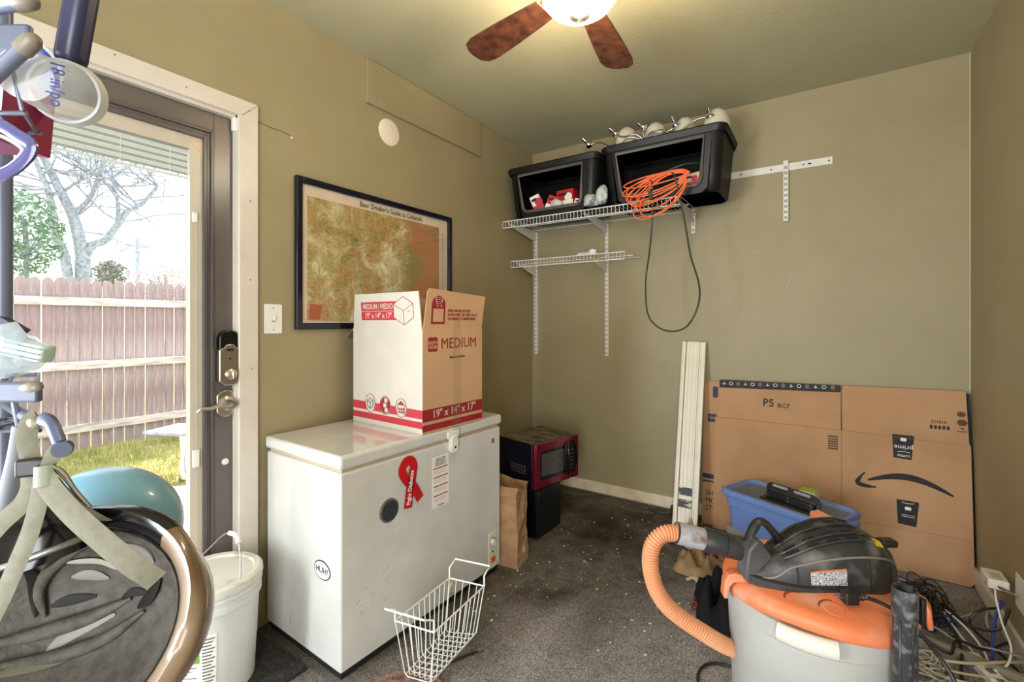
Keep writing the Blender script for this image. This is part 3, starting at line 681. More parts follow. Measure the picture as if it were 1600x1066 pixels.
poly(bm, circ(.004, 10, cx=-.008, cy=-.021), Mk); poly(bm, circ(.004, 10, cx=.014, cy=-.021), Mk)
obj('cart_drawing', bm, CARDW, ar)
text('NEED MORE BOXES?\nSCAN HERE OR VISIT US AT\nWALMART.COM/MOVING', .0165, Mi @ Matrix.Translation((.14, .06, .0005)), REDD, f2, align='LEFT', bold=.0003, sx=.95, lsp=1.05)

# ------------------------------------------------------------------ freezer basket (leans on edge of floor)
bk = thing('wire_basket', 'white wire freezer basket standing on the floor in front of the freezer', 'basket', (.72, 1.36, 0), radians(-4))
WM = RT((.745, 1.275, 0), radians(-2)); bw, bl, bh = .115, .34, .235
def wire(name, lines, r=.0022, par=None, M=None):
    bm = mb()
    for ln in lines: tube(bm, ln, r, 5, M=M)
    return obj(name, bm, WIREM, par)
# corners from the photograph: near-left/near-right/far-left/far-right at top
TNL, TNR, TFL, TFR = V((.684, 1.084, .22)), V((.835, 1.114, .22)), V((.662, 1.385, .22)), V((.81, 1.417, .22))
BNL, BNR, BFL, BFR = V((.69, 1.125, .012)), V((.79, 1.146, .012)), V((.652, 1.375, .012)), V((.765, 1.42, .012))
lerp = lambda a, b, t: a+(b-a)*t
nl, nw = 10, 5
bm = mb(); tube(bm, [TNL, TNR, TFR, TFL], .0032, 6, closed=True); obj('rim_wire', bm, WIREM, bk)
lines = []
for k in range(nl+1):
    t_ = k/nl; lines.append([lerp(TNL, TFL, t_), lerp(BNL, BFL, t_)+V((-.004, 0, .012)), lerp(BNL, BFL, t_)+V((.01, 0, 0)), lerp(BNR, BFR, t_)+V((-.01, 0, 0)), lerp(BNR, BFR, t_)+V((.004, 0, .012)), lerp(TNR, TFR, t_)])
wire('cross_wires', lines, .0019, bk)
lines = []
for k in range(nw+1):
    t_ = k/nw; lines.append([lerp(TNL, TNR, t_), lerp(BNL, BNR, t_)+V((0, -.003, .012)), lerp(BNL, BNR, t_)+V((0, .01, 0.004)), lerp(BFL, BFR, t_)+V((0, -.01, .004)), lerp(BFL, BFR, t_)+V((0, .003, .012)), lerp(TFL, TFR, t_)])
wire('long_wires', lines, .0019, bk)
def hanger(a, b, out):
    d = (b-a).normalized(); o = V(out)
    bm = mb(); tube(bm, [a, a+V((0, 0, .04)), a+V((0, 0, .055))+o-d*.0, b+V((0, 0, .055))+o, b+V((0, 0, .04)), b], .0036, 6); return obj('handle', bm, WIREM, bk)
hanger(TNL, TNR, (-.01, -.035, 0)); hanger(TFL, TFR, (.005, .03, 0.01))

# pen, mats
pn = thing('pen', 'black ballpoint pen on the carpet beside the wire basket', 'pen', (.84, 1.30, 0), 0)
bm = mb(); A_, B_ = V((.86, 1.245, .007)), V((.885, 1.40, .007)); A_, B_ = V((.765, 1.28, .007)), V((.815, 1.38, .007))
A_, B_ = V((.772, 1.262, .007)), V((.83, 1.385, .007))
tube(bm, [A_, lerp(A_, B_, .12), lerp(A_, B_, .8)], lambda t: .002+.003*min(1, t*3), 8); obj('barrel', bm, BLACK, pn)
bm = mb(); tube(bm, [lerp(A_, B_, .8), B_], .0045, 8); tube(bm, [lerp(A_, B_, .7)+V((0, 0, .006)), lerp(A_, B_, .98)+V((0, 0, .006))], .0014, 5); obj('clip', bm, STEEL, pn)
MATD = mat('door_mat', (34, 31, 30), .95, c2=(58, 52, 50), scale=60, bump=.9, bscale=150)
bm = mb(); box(bm, (0, 0, 0), (.42, .6, .012)); o = obj('floor_mat', bm, MATD, M=RT((-.05, .36, .0), radians(0)), bev=.004); tag(o, 'dark bristly mat on the floor between the bucket and the freezer', 'mat')
bm = mb(); poly(bm, [(.60, 1.03), (.72, .9), (.93, .98), (.86, 1.165), (.74, 1.20), (.64, 1.13)], Matrix.Translation((0, 0, .009)), .009); o = obj('carpet_scrap', bm, mat('scrap', (150, 120, 106), .95, c2=(96, 72, 62), scale=30, bump=.8, bscale=120), bev=.003); tag(o, 'mottled reddish carpet scrap under the near end of the wire basket', 'rug')

# ------------------------------------------------------------------ bucket
bu = thing('bucket', 'white lidded pail of drywall compound with a green label beside the door', 'bucket', (.17, .765, 0))
BMx = Matrix.Translation((.165, .745, 0.013))
obj('pail', lathe(mb(), [(0, 0), (.118, 0), (.122, .005), (.137, .29), (.144, .29), (.144, .305), (.138, .306), (.139, .325), (.146, .326), (.146, .338), (.139, .34)], 48, BMx), mat('pail_plastic', (212, 212, 208), .35), bu, sm=35)
obj('pail_lid', lathe(mb(), [(0, .362), (.118, .362), (.122, .37), (.138, .372), (.147, .366), (.149, .35), (.147, .34), (.14, .338)], 48, BMx), mat('dirty_lid', (206, 202, 192), .5, c2=(150, 140, 122), scale=14, sharp=(.56, .7)), bu, sm=35)
C0 = V((.165, .745, 0)); vdir = V((.55, -.83, 0)); rdir = V((.83, .55, 0))
e1, e2 = C0+rdir*.150+V((0, 0, .315)), C0-rdir*.150+V((0, 0, .315))
bm = mb(); arc = [e1+(e2-e1)*t_+V((0, 0, .15*sin(pi*t_)**.8))+V((-.04, .05, 0))*sin(pi*t_) for t_ in [k/14 for k in range(15)]]
e2 = V((.165, .745, 0))
bm = mb(); tube(bm, [(.295, .765, .31), (.29, .77, .36), (.262, .785, .45), (.225, .79, .505), (.17, .78, .50), (.10, .76, .44), (.03, .735, .37), (.022, .73, .32)], .0022, 6, smooth=5); hb = obj('bail_handle', bm, STEEL, bu)
bm = mb(); tube(bm, [(.245, .788, .485), (.222, .79, .505), (.19, .784, .507)], .008, 8, smooth=3); obj('grip', bm, WHITE, hb, sm=50)
def cylpatch(name, a0, a1, z0, z1, m, par, r0=.1225, slope=(.137-.122)/.285, off=.0008, n=10):
    bm = mb(); 
    for k in range(n):
        for (p, q) in ((k, k+1),):
            an = [radians(a0+(a1-a0)*p/n), radians(a0+(a1-a0)*q/n)]
            vs = []
            for (a_, z_) in ((an[0], z0), (an[1], z0), (an[1], z1), (an[0], z1)):
                r_ = r0+slope*z_+off; vs.append(bm.verts.new((.165+r_*cos(a_), .745+r_*sin(a_), .013+z_)))
            bm.faces.new(vs)
    bmesh.ops.remove_doubles(bm, verts=bm.verts, dist=1e-6)
    return obj(name, bm, m, par, sm=60)
pl = cylpatch('pail_label', -75, -20, .04, .235, PAPER, bu)
cylpatch('green_print', -75, -40, .15, .21, mat('label_green', (112, 172, 62), .5), pl, off=.0014)
for k in range(16): cylpatch('print_line', -37, -22-(k % 3)*2, .22-k*.0105, .2245-k*.0105, INKG, pl, off=.0014, n=4)
for k in range(8): cylpatch('print_line', -72+(k % 2)*4, -44-(k % 3)*6, .135-k*.011, .138-k*.011, INKG, pl, off=.0014, n=4)
for k in range(9): cylpatch('barcode_bar', -36+k*1.5, -35.2+k*1.5, .045, .062, INK, pl, off=.0016, n=1)

# ------------------------------------------------------------------ brown paper bag, black cabinet, microwave
pb = thing('paper_bag', 'tall brown paper grocery bag standing open between the freezer and the microwave', 'bag', (.57, 1.99, 0))
bm = mb(); M = RT((.625, 1.93, 0), radians(8))
def ringpts(z, j, w_=.16, l_=.13): return [(-w_+rk.uniform(-j, j), 0+rk.uniform(-j, j), z), (-w_*.5, rk.uniform(-j, j)*1.5, z), (0+rk.uniform(-j, j), 0+rk.uniform(-j, j), z), (.0+rk.uniform(-j, j)*1.8, l_*.5, z), (0+rk.uniform(-j, j), l_, z), (-w_*.5, l_+rk.uniform(-j, j), z), (-w_, l_, z), (-w_-.01*rk.random(), l_*.5, z)]
rows = [ringpts(0, .002), ringpts(.05, .006), ringpts(.11, .004), ringpts(.17, .007), ringpts(.24, .006), ringpts(.31, .006), ringpts(.36, .008)]
top = ringpts(.4, .008); rows.append([(x, y, z+dz) for (x, y, z), dz in zip(top, (.03, .0, .005, -.018, .0, .0, .02, .0))])
vr = [[bm.verts.new(M @ V(p)) for p in r_] for r_ in rows]
for i in range(len(vr)-1):
    for k in range(8): bm.faces.new((vr[i][k], vr[i][(k+1) % 8], vr[i+1][(k+1) % 8], vr[i+1][k]))
bm.faces.new(vr[0][::-1]); bmesh.ops.subdivide_edges(bm, edges=bm.edges, cuts=1, use_grid_fill=True)
for v in bm.verts: v.co += V((rk.uniform(-.0025, .0025), rk.uniform(-.0025, .0025), 0))
bmesh.ops.solidify(bm, geom=bm.faces, thickness=.001)
obj('bag_body', bm, KRAFT, pb)
bm = mb(); poly(bm, [(0, 0), (.02, .0), (.024, .055), (.006, .05)], M @ frame((.003, .07, .03), (0, 1, .2), (0, -.2, 1)), .0008); obj('torn_label', bm, PAPER, pb)

CMx = RT((.559, 2.243, 0), radians(-2)); cab = thing('black_cabinet', 'small plain black cabinet on the floor under the microwave', 'cabinet', (.43, 2.37, 0), radians(-2))
obj('shell', box(mb(), (-.26, 0, .01), (-.012, .258, .276)), BLACKG, cab, CMx, bev=.006)
obj('front_panel', box(mb(), (-.012, .002, .01), (0, .256, .272)), mat('black_panel', (20, 20, 26), .3), cab, CMx, bev=.003)
bm = mb()
for x, y in ((-.24, .02), (-.24, .24), (-.03, .02), (-.03, .24)): lathe(bm, [(.012, 0), (.012, .011)], 10, Matrix.Translation((x, y, 0)))
obj('feet', bm, BLACK, cab, CMx)
bm = mb(); rect(bm, 0, 0, .014, .004, CMx @ frame((.0005, .012, .255), (0, 1, 0), (0, 0, 1))); obj('badge', bm, STEEL, cab)
MM = RT((.548, 2.236, .2765), radians(-13.4)); mwv = thing('microwave', 'dusty topped black microwave with a dark red front, on the black cabinet', 'microwave', (.38, 2.43, .2765), radians(-13.4))
mw, mh, md = .385, .262, .33
obj('casing', box(mb(), (-md, 0, .008), (-.03, mw, mh)), mat('microwave_navy', (18, 18, 34), .3), mwv, MM, bev=.004)
obj('dust', box(mb(), (-md+.004, .004, mh-.0005), (-.034, mw-.004, mh+.001)), mat('dust_layer', (122, 104, 80), .95, c2=(62, 54, 44), scale=9, stretch=(1, 3, 1), sharp=(.4, .62)), mwv, MM)
REDM = mat('metallic_red', (116, 18, 44), .22, .4, coat=.6)
dr = obj('door', box(mb(), (-.03, .006, .008), (0, mw*.80, mh)), REDM, mwv, MM, bev=.005)
obj('corner_post', box(mb(), (-.03, -.002, .006), (-.002, .018, mh)), mat('red_post', (128, 28, 58), .2, .5), mwv, MM, bev=.004)
obj('control_strip', box(mb(), (-.03, mw*.80, .008), (-.003, mw, mh)), REDM, mwv, MM, bev=.004)
bm = mb(); poly(bm, rrect(.235, .165, .012), MM @ frame((.0012, .158, .135), (0, 1, 0), (0, 0, 1)), .002); obj('window_surround', bm, BLACKG, dr)
bm = mb(); poly(bm, rrect(.19, .13, .006), MM @ frame((.002, .145, .138), (0, 1, 0), (0, 0, 1)), .002); obj('window_pane', bm, mat('smoked_pane', (70, 74, 74), .1), dr)
bm = mb(); poly(bm, circ(.05, 28, ry=.1), MM @ frame((.004, .315, .14), (0, 1, 0), (0, 0, 1)), .006); hp = obj('control_oval', bm, BLACKG, mwv)
bm = mb(); tube(bm, [(.008, .275, .235), (.022, .262, .2), (.028, .258, .135), (.022, .262, .075), (.008, .275, .04)], .007, 8, smooth=4, M=MM); obj('handle', bm, BLACKG, mwv, sm=50)
bm = mb()
for r_ in range(6):
    for c_ in range(3): rect(bm, .295+c_*.014, .07+r_*.022, .303+c_*.014, .074+r_*.022, MM @ frame((.0046, 0, 0), (0, 1, 0), (0, 0, 1)))
obj('button_marks', bm, INKG, hp)
bm = mb()
for c_ in range(5):
    for r_ in range(4): rect(bm, -.2+c_*.026, .08+r_*.014, -.18+c_*.026, .085+r_*.014, MM @ frame((0, -.0006, 0), (1, 0, 0), (0, 0, 1)))
obj('vent_slots', bm, INKG, mwv)
bm = mb()
for x, y in ((-.3, .03), (-.3, .35), (-.05, .03), (-.05, .35)): lathe(bm, [(.01, 0), (.01, .009)], 10, Matrix.Translation((x, y, 0)))
obj('feet', bm, BLACK, mwv, MM)
# cord + plug adapter by the far baseboard
o = thing('power_lead', 'black cord ending in a plug adapter, lying by the back baseboard', 'cord', (1.0, 3.03, 0))
bm = mb(); tube(bm, [(.93, 3.06, .012), (.945, 3.03, .006), (1.0, 3.01, .006), (1.06, 3.02, .006), (1.09, 3.03, .02)], .0035, 6, smooth=4); obj('cord', bm, BLACK, o)
obj('plug', obox(mb(), (1.11, 3.03, .03), (.05, .04, .06)), BLACK, o, bev=.004)
bm = mb(); tube(bm, [(.93, 3.06, .012), (.93, 3.065, .03)], .0015, 4); tube(bm, [(.94, 3.06, .012), (.94, 3.065, .03)], .0015, 4); obj('prongs', bm, STEEL, o)

# ------------------------------------------------------------------ wall shelving
STM = mat('shelf_white', (226, 222, 212), .4)
def standard(x, z0, z1, label, y=D):
    t = thing('shelf_standard', label, 'bracket', (x, y, z0), 0, 'white slotted shelf standards on the back wall')
    bm = mb(); box(bm, (x-.013, y-.014, z0), (x+.013, y, z1)); obj('channel', bm, STM, t, bev=.002)
    bm = mb(); n = int((z1-z0)/.032)
    for k in range(n):
        z = z0+.012+k*.032
        for dx in (-.0045, .0045): rect(bm, x+dx-.0018, z, x+dx+.0018, z+.017, frame((0, y-.0146, 0), (1, 0, 0), (0, 0, 1)))
    obj('slots', bm, INK, t)
    return t
standard(.037, .986, 1.93, 'leftmost slotted shelf standard, beside the room corner')
standard(.620, .993, 1.93, 'slotted shelf standard under the middle of the wire shelves')
standard(1.205, 1.80, 1.93, 'short slotted standard end under the right end of the upper shelf')
standard(1.715, 1.815, 2.165, 'lone slotted standard hanging from the bare track on the right', D-.006)
tk_ = thing('hang_track', 'white horizontal hanging track screwed to the back wall right of the black totes', 'track', (1.6, D, 2.1))
obj('rail', box(mb(), (.05, D-.006, 2.108), (1.937, D, 2.150)), STM, tk_, bev=.002)
bm = mb()
for x in (1.48, 1.64, 1.80, 1.83, 1.92): poly(bm, circ(.005 if x != 1.83 else .009, 10, ry=.005), BW(x, D-.0068, 2.128))
obj('screw_holes', bm, INK, tk_, kind='stuff')
def shelf(x0, x1, yf, zt, label, n, ang=0):
    t = thing('wire_shelf', label, 'shelf', ((x0+x1)/2, D-.02, zt))
    r = .0026
    bm = mb(); tube(bm, [(x0, yf, zt), (x1, yf, zt)], .0035, 6); obj('front_rail', bm, WIREM, t)
    bm = mb(); tube(bm, [(x0, yf, zt-.045), (x1, yf, zt-.045)], .0035, 6); obj('lip_rail', bm, WIREM, t)
    bm = mb(); tube(bm, [(x0, D-.02, zt), (x1, D-.02, zt)], .0035, 6); obj('back_rail', bm, WIREM, t)
    bm = mb(); tube(bm, [(x0, (yf+D)/2, zt-.004), (x1, (yf+D)/2, zt-.004)], .0035, 6); obj('middle_rail', bm, WIREM, t)
    w0 = None
    for k in range(n+1):
        x = x0+(x1-x0)*k/n
        if w0 is None:
            bm = mb(); tube(bm, [(x, D-.02, zt+.002), (x, yf, zt+.002), (x, yf-.003, zt-.003), (x, yf-.003, zt-.045)], .0016, 5); w0 = obj('deck_wire', bm, WIREM, t)
        else:
            c = w0.copy(); COL.objects.link(c); c.parent = t; c.location = w0.location+V((x-x0, 0, 0))
    return t
shelf(.003, 1.222, 2.70, 1.945, 'upper white wire shelf carrying the two black totes', 48)
shelf(.005, .86, 2.80, 1.675, 'lower shorter white wire shelf, almost empty', 34)
def bracket(x, yf, zt, label):
    bm = mb(); Mb = frame((x, 0, zt), (0, 1, 0), (0, 0, 1))
    poly(bm, [(yf+.02, -.008), (D-.014, -.008), (D-.014, -.085), (D-.03, -.085), (yf+.12, -.042), (yf+.02, -.02)], Mb @ Matrix.Translation((0, 0, .0015)), .003)
    o = obj('shelf_bracket', bm, STM); tag(o, label, 'bracket', 'white shelf brackets on the back wall'); return o
bracket(.037, 2.70, 1.945, 'leftmost bracket under the upper wire shelf'); bracket(.62, 2.70, 1.945, 'middle bracket under the upper wire shelf'); bracket(1.205, 2.70, 1.945, 'right end bracket under the upper wire shelf')
bracket(.037, 2.80, 1.675, 'left bracket under the lower wire shelf'); bracket(.62, 2.80, 1.675, 'right bracket under the lower wire shelf')
# small hardware bits on lower shelf
bm = mb()
for k in range(5): lathe(bm, [(0, 0), (.018, 0), (.02, .012), (.012, .02), (0, .022)], 10, Matrix.Translation((.53+k*.016, 2.85+.01*(k % 2), 1.679+.004*(k % 2))))
o = obj('clear_tape_roll', bm, mat('frosty', (214, 216, 212), .4)); tag(o, 'small clear plastic packet on the lower wire shelf', 'packet')
o = thing('shade_fitting', 'small pale round fitting beside the packet on the lower shelf', 'fitting', (.62, 2.86, 1.679))
obj('cup', lathe(mb(), [(0, 0), (.022, 0), (.028, .02), (.024, .036), (0, .038)], 16, Matrix.Translation((.622, 2.86, 1.679))), PAPER, o, sm=40)
obj('stud', lathe(mb(), [(0, .03), (.008, .03), (.008, .05), (0, .05)], 10, Matrix.Translation((.622, 2.86, 1.679))), STEEL, o, sm=40)

# ------------------------------------------------------------------ black totes with hopper fronts
def tote(x0, x1, yf, yb, z0, z1, label, ty):
    t = thing('black_tote', label, 'tote', ((x0+x1)/2, (yf+yb)/2, z0), 0, 'black plastic totes with open fronts on the upper shelf')
    cx_, cy_ = (x0+x1)/2, (yf+yb)/2; Wd, Dp = x1-x0, yb-yf; hh = z1-z0
    def ringz(z, ins): return [(cx_+x, cy_+y, z) for x, y in rrect(Wd-2*ins, Dp-2*ins, .055, 6)]
    # rings
    levels = [(z0, .05), (z0+.01, .04), (z0+.12, .028), (z1-.035, .014)]
    op = (x0+Wd*.13, x1-Wd*.16, z0+hh*.16, z1-.04)    # opening in the front wall
    bm = mb(); nseg = 7*4
    R_ = [[bm.verts.new(p) for p in ringz(z, i_)] for z, i_ in levels]
    # front side is between indices of the two lower corners -> the long edge facing -y: between corner 3 end(idx 20) and corner 4 start (21)
    n = len(R_[0])
    for i in range(len(R_)-1):
        for k in range(n):
            a, b_ = k, (k+1) % n
            if a == 20: continue                   # long front wall built separately
            bm.faces.new((R_[i][a], R_[i][b_], R_[i+1][b_], R_[i+1][a]))
    bm.faces.new(R_[0][::-1])
    # front wall with opening
    def F2(u, v):      # u 0..1 across, v 0..1 up -> point on the front wall
        zb = z0+(z1-.035-z0)*v; i_ = .05+(.014-.05)*v
        xa = cx_-(Wd/2-i_-.055)*(1-2*u); return V((cx_+(Wd/2-i_-.055)*(2*u-1), cy_-(Dp/2-i_), zb))
    o1 = [F2(0, 0), F2(1, 0), F2(1, 1), F2(0, 1)]
    U0, U1, V0, V1 = .05, .93, .14, .93
    inn = []
    for (u, v, a) in ((U0, V0, 180), (U1, V0, 270), (U1, V1, 0), (U0, V1, 90)):
        if v == V0:
            cxu = u+(.06 if u == U0 else -.06); 
            for k in range(5):
                tt = radians(a+90*k/4); inn.append(F2(cxu+.06*cos(tt), v+.13+.13*sin(tt)))
        else: inn.append(F2(u, v))
    oo = [F2(0, 0), F2(0, 0), F2(.03, 0), F2(.1, 0), F2(.2, 0), F2(.8, 0), F2(.9, 0), F2(.97, 0), F2(1, 0), F2(1, 0), F2(1, 1), F2(0, 1)]
    iv = [bm.verts.new(p) for p in inn]; ov = [bm.verts.new(p) for p in [F2(0, .35), F2(0, .2), F2(0, .08), F2(.06, 0), F2(.15, 0), F2(.85, 0), F2(.94, 0), F2(1, .08), F2(1, .2), F2(1, .35), F2(1, 1), F2(0, 1)]]
    m_n = len(iv)
    for k in range(m_n): bm.faces.new((ov[k], ov[(k+1) % m_n], iv[(k+1) % m_n], iv[k]))
    bmesh.ops.solidify(bm, geom=bm.faces, thickness=.004)
    obj('tub', bm, TOTEB, t, sm=45)
    bm = mb(); bm2 = [p+V((0, -.008, 0)) for p in inn]
    tube(bm, bm2, .011, 6, closed=True, flat=(1, .8)); obj('opening_lip', bm, TOTELIP, t, sm=50)
    # rim + lid top
    bm = mb(); a = ringz(z1-.04, .004); b_ = ringz(z1-.008, -.006); c_ = ringz(z1, .0); d_ = ringz(z1-.006, .03)
    Rr = [[bm.verts.new(p) for p in q] for q in (a, b_, c_, d_)]
    for i in range(3):
        for k in range(n): bm.faces.new((Rr[i][k], Rr[i][(k+1) % n], Rr[i+1][(k+1) % n], Rr[i+1][k]))
    bm.faces.new(Rr[3]); bmesh.ops.solidify(bm, geom=bm.faces, thickness=.003)
    obj('lid', bm, TOTEB, t, sm=45)
    # corner posts / ribs on the right end
    bm = mb()
    for yy in (cy_-.07, cy_+.07): tube(bm, [(x1-.052, yy, z0+.02), (x1-.03, yy, z1-.05)], .012, 8)
    obj('rib', bm, TOTEB, t, sm=50)
    bm = mb(); rect(bm, 0, 0, .06, .04, frame((cx_-.1, yb-.04, z0+.09), (1, 0, 0), (0, 0, 1))); obj('inner_panel', bm, BLACKG, t)
    return t
tote(.045, .735, 2.675, 3.085, 1.951, 2.30, 'left black tote, with small red cartons inside', 0)
tote(.752, 1.465, 2.665, 3.085, 1.951, 2.305, 'right black tote, with the orange cord hanging out', 0)
# contents of left tote
def small_box(name, c, s, rz, tilt, m, lab, deco=True):
    t = thing(name, lab, 'package', c); M = RT(c, rz) @ Matrix.Rotation(tilt, 4, 'Y')
    o = obj('carton', box(mb(), (-s[0]/2, -s[1]/2, 0), (s[0]/2, s[1]/2, s[2]), M), m, t, bev=.001)
    bm = mb(); rect(bm, -s[0]/2, 0, s[0]/2, s[2]*.35, M @ frame((0, -s[1]/2-.0008, s[2]*.1), (1, 0, 0), (0, 0, 1)))
    poly(bm, circ(s[2]*.22, 14, cx=s[0]*.22, cy=s[2]*.6), M @ frame((0, -s[1]/2-.0009, .0), (1, 0, 0), (0, 0, 1)))
    obj('carton_print', bm, PAPER if m is MATS.get('bulb_red') else REDP, t)
    bm = mb(); rect(bm, -s[0]*.4, s[2]*.7, s[0]*.1, s[2]*.85, M @ frame((0, -s[1]/2-.001, 0), (1, 0, 0), (0, 0, 1))); obj('carton_title', bm, INK, t)
    return t
bred = mat('bulb_red', (190, 26, 34), .5)
small_box('bulb_carton', (.27, 2.79, 1.987), (.07, .07, .13), .3, -.4, PAPER, 'cream small carton leaning at the left in the left tote')
small_box('bulb_carton', (.345, 2.77, 1.98), (.075, .06, .11), .25, .35, bred, 'tilted red small carton in the middle of the left tote')
small_box('bulb_carton', (.46, 2.80, 1.99), (.13, .06, .13), -.1, 0, bred, 'wide red and white carton at the right in the left tote')
small_box('bulb_carton', (.545, 2.78, 1.975), (.06, .04, .07), .2, .3, PAPER, 'small white carton at the right corner of the left tote')
def crumple(name, c, s, m, label, cat, seed, n=2, amp=.25, squash=1, loose=False):
    bm = mb(); bmesh.ops.create_icosphere(bm, subdivisions=n+1, radius=1)
    r = random.Random(seed); dirs = [V((r.uniform(-1, 1), r.uniform(-1, 1), r.uniform(-1, 1))).normalized() for _ in range(26)]
    for v in bm.verts:
        d = v.co.normalized(); f = 1-amp*sum(max(0, d.dot(q)-.72)*3.2*(1 if i % 2 else -1) for i, q in enumerate(dirs)); f += r.uniform(-.03, .03)
        v.co = V((d.x*s[0]*f, d.y*s[1]*f, max(d.z*s[2]*f, -s[2]*.85)))
        v.co += V(c)
    zmin = min(v.co.z for v in bm.verts); 
    o = obj(name, bm, m); tag(o, label, cat); return o
crumple('plastic_bag', (.395, 2.76, 2.02), (.05, .03, .035), mat('poly_white', (205, 196, 182), .3), 'crumpled clear bag between the cartons in the left tote', 'bag', 3)
sil = mat('silver_print_bag', (176, 180, 174), .3, c2=(70, 110, 112), scale=18, sharp=(.5, .6))
for dx, dz, sc, sd, lb_ in ((.0, .0, (.05, .03, .04), 5, 'left silvery printed pouch on the wire shelf between the totes'), (.07, .02, (.035, .025, .065), 9, 'taller silvery printed pouch against the right tote')):
    crumple('foil_pouch', (.70+dx, 2.665, 1.99+dz), sc, sil, lb_, 'pouch', sd)
# things inside right tote
cr = thing('cable_coil', 'dark cable coils lying deep inside the right black tote', 'cable', (1.1, 2.9, 1.96)); bm = mb()
for k in range(5): tube(bm, [(1.12+(.1-.01*k)*cos(a_/12*2*pi), 2.93+.07*sin(a_/12*2*pi), 2.0+.03*k+.02*sin(a_/2)) for a_ in range(12)], .006, 6, closed=True, smooth=2)
obj('coil', bm, mat('dark_cable', (46, 46, 50), .25), cr)
small_box('card_packet', (1.275, 2.73, 1.985), (.12, .012, .085), -.05, -.1, mat('card_pack', (206, 182, 142), .6), 'tan card packet at the right end inside the right tote')
# orange cord: bundle looped over the front edge
oc = thing('extension_cord', 'bright orange extension cord coiled and drooping over the upper shelf edge', 'cord', (1.08, 2.63, 1.80)); ro = random.Random(2)
pts = []; top = V((1.27, 2.655, 2.055))
NL = 9
for i in range(NL*16):
    f = i/(NL*16); k = (i//16)*4 % NL/NL
    jj = random.Random(i//16); e_ = V((.905+.12*k+jj.uniform(-.02, .02), 2.64, 2.02-.21*k+jj.uniform(-.02, .02))); top = V((1.285-.03*k, 2.66, 2.06-.02*k))
    c_ = (top+e_)/2; ax = (top-e_)/2; q = 2*pi*i/16; nn_ = V((ax.z, 0, -ax.x)).normalized()
    pts.append(c_+ax*cos(q)+nn_*(.022+.07*k+jj.uniform(0, .02))*sin(q)+V((0, -.012-.010*sin(q)-.012*k+ro.uniform(-.003, .003), 0)))
bm = mb(); tube(bm, pts, .004, 6, smooth=3); obj('cord', bm, ORANGEC, oc, sm=60)
gc = thing('hanging_cable', 'thin dark green cord hanging in a long loop below the orange cord', 'cord', (1.19, 2.64, 1.18))
bm = mb(); tube(bm, [(.93, 2.80, 2.07), (.98, 2.72, 2.05), (1.05, 2.66, 2.05), (1.085, 2.632, 2.02), (1.088, 2.63, 1.86), (1.07, 2.64, 1.66), (1.042, 2.65, 1.469), (1.052, 2.65, 1.29), (1.105, 2.65, 1.21), (1.188, 2.65, 1.181), (1.27, 2.65, 1.21), (1.325, 2.65, 1.31), (1.335, 2.65, 1.43), (1.29, 2.65, 1.6), (1.262, 2.64, 1.78), (1.225, 2.63, 1.98), (1.20, 2.64, 2.06), (1.15, 2.68, 2.09), (1.24, 2.70, 2.12), (1.32, 2.75, 2.13)], .005, 6, smooth=6); obj('cord', bm, GREENC, gc, sm=60)
bm = mb(); tube(bm, [(1.075, 2.625, 1.98), (1.085, 2.622, 1.93)], .012, 8); obj('cord_knot', bm, GREENC, gc)
# vanity light on the totes
vl = thing('vanity_light', 'dismantled five-arm nickel vanity light with frosted shades lying on top of the black totes', 'light fixture', (.98, 2.85, 2.3055))
hub = V((.985, 2.80, 2.345))
tips = [(0.577, 2.8, 2.444), (0.764, 2.8, 2.468), (0.945, 2.8, 2.457), (1.151, 2.8, 2.447), (1.353, 2.8, 2.447)]
bases = [(0.623, 2.8, 2.392), (0.805, 2.8, 2.424), (0.983, 2.8, 2.425), (1.173, 2.8, 2.388), (1.363, 2.8, 2.395)]
for i, (tp_, bs_) in enumerate(zip(tips, bases)):
    a, b_ = V(bs_), V(tp_); mid = lerp(hub, a, .5)+V((0, -.02, -.03 if i in (0, 4) else .0))
    bm = mb(); tube(bm, [hub, lerp(hub, a, .25)+V((0, -.02, .02)), mid, lerp(hub, a, .8)+V((0, 0, .012 if i in (0, 4) else -.01)), a], .0055, 8, smooth=5); am = obj('arm', bm, NICKEL, vl, sm=50)
    dv = (b_-a); 
    q = dv.to_track_quat('Z', 'Y').to_matrix().to_4x4()
    Mx = Matrix.Translation(a) @ q; L_ = dv.length
    obj('socket', lathe(mb(), [(0, -.01), (.02, -.008), (.024, 0), (.02, .008), (.009, .014), (.009, L_*.45), (.013, L_*.5), (.009, L_*.56), (.013, L_*.66), (.009, L_*.72), (.013, L_*.82), (.009, L_*.88), (.012, L_*.96), (.008, L_), (0, L_)], 16, Mx), CHROME, am, sm=40)
frost = mat('frosted_glass', (216, 206, 184), .5)
for (x, y, z, r) in ((.85, 2.87, 2.41, .07), (1.03, 2.88, 2.40, .07), (1.205, 2.88, 2.392, .066), (1.385, 2.87, 2.39, .073)):
    obj('glass_shade', lathe(mb(), [(.0, r*.95), (.02, r*.95), (.03, r*.88), (r*.85, r*.45), (r, -.02), (r*.98, -r*.95), (r*.9, -r*.95)], 24, Matrix.Translation((x, y, z))), frost, vl, sm=50)
obj('back_plate', lathe(mb(), [(0, .03), (.03, .03), (.06, .012), (.065, 0), (0, 0)], 28, Matrix.Translation((.985, 2.82, 2.3065))), NICKEL, vl, sm=40)

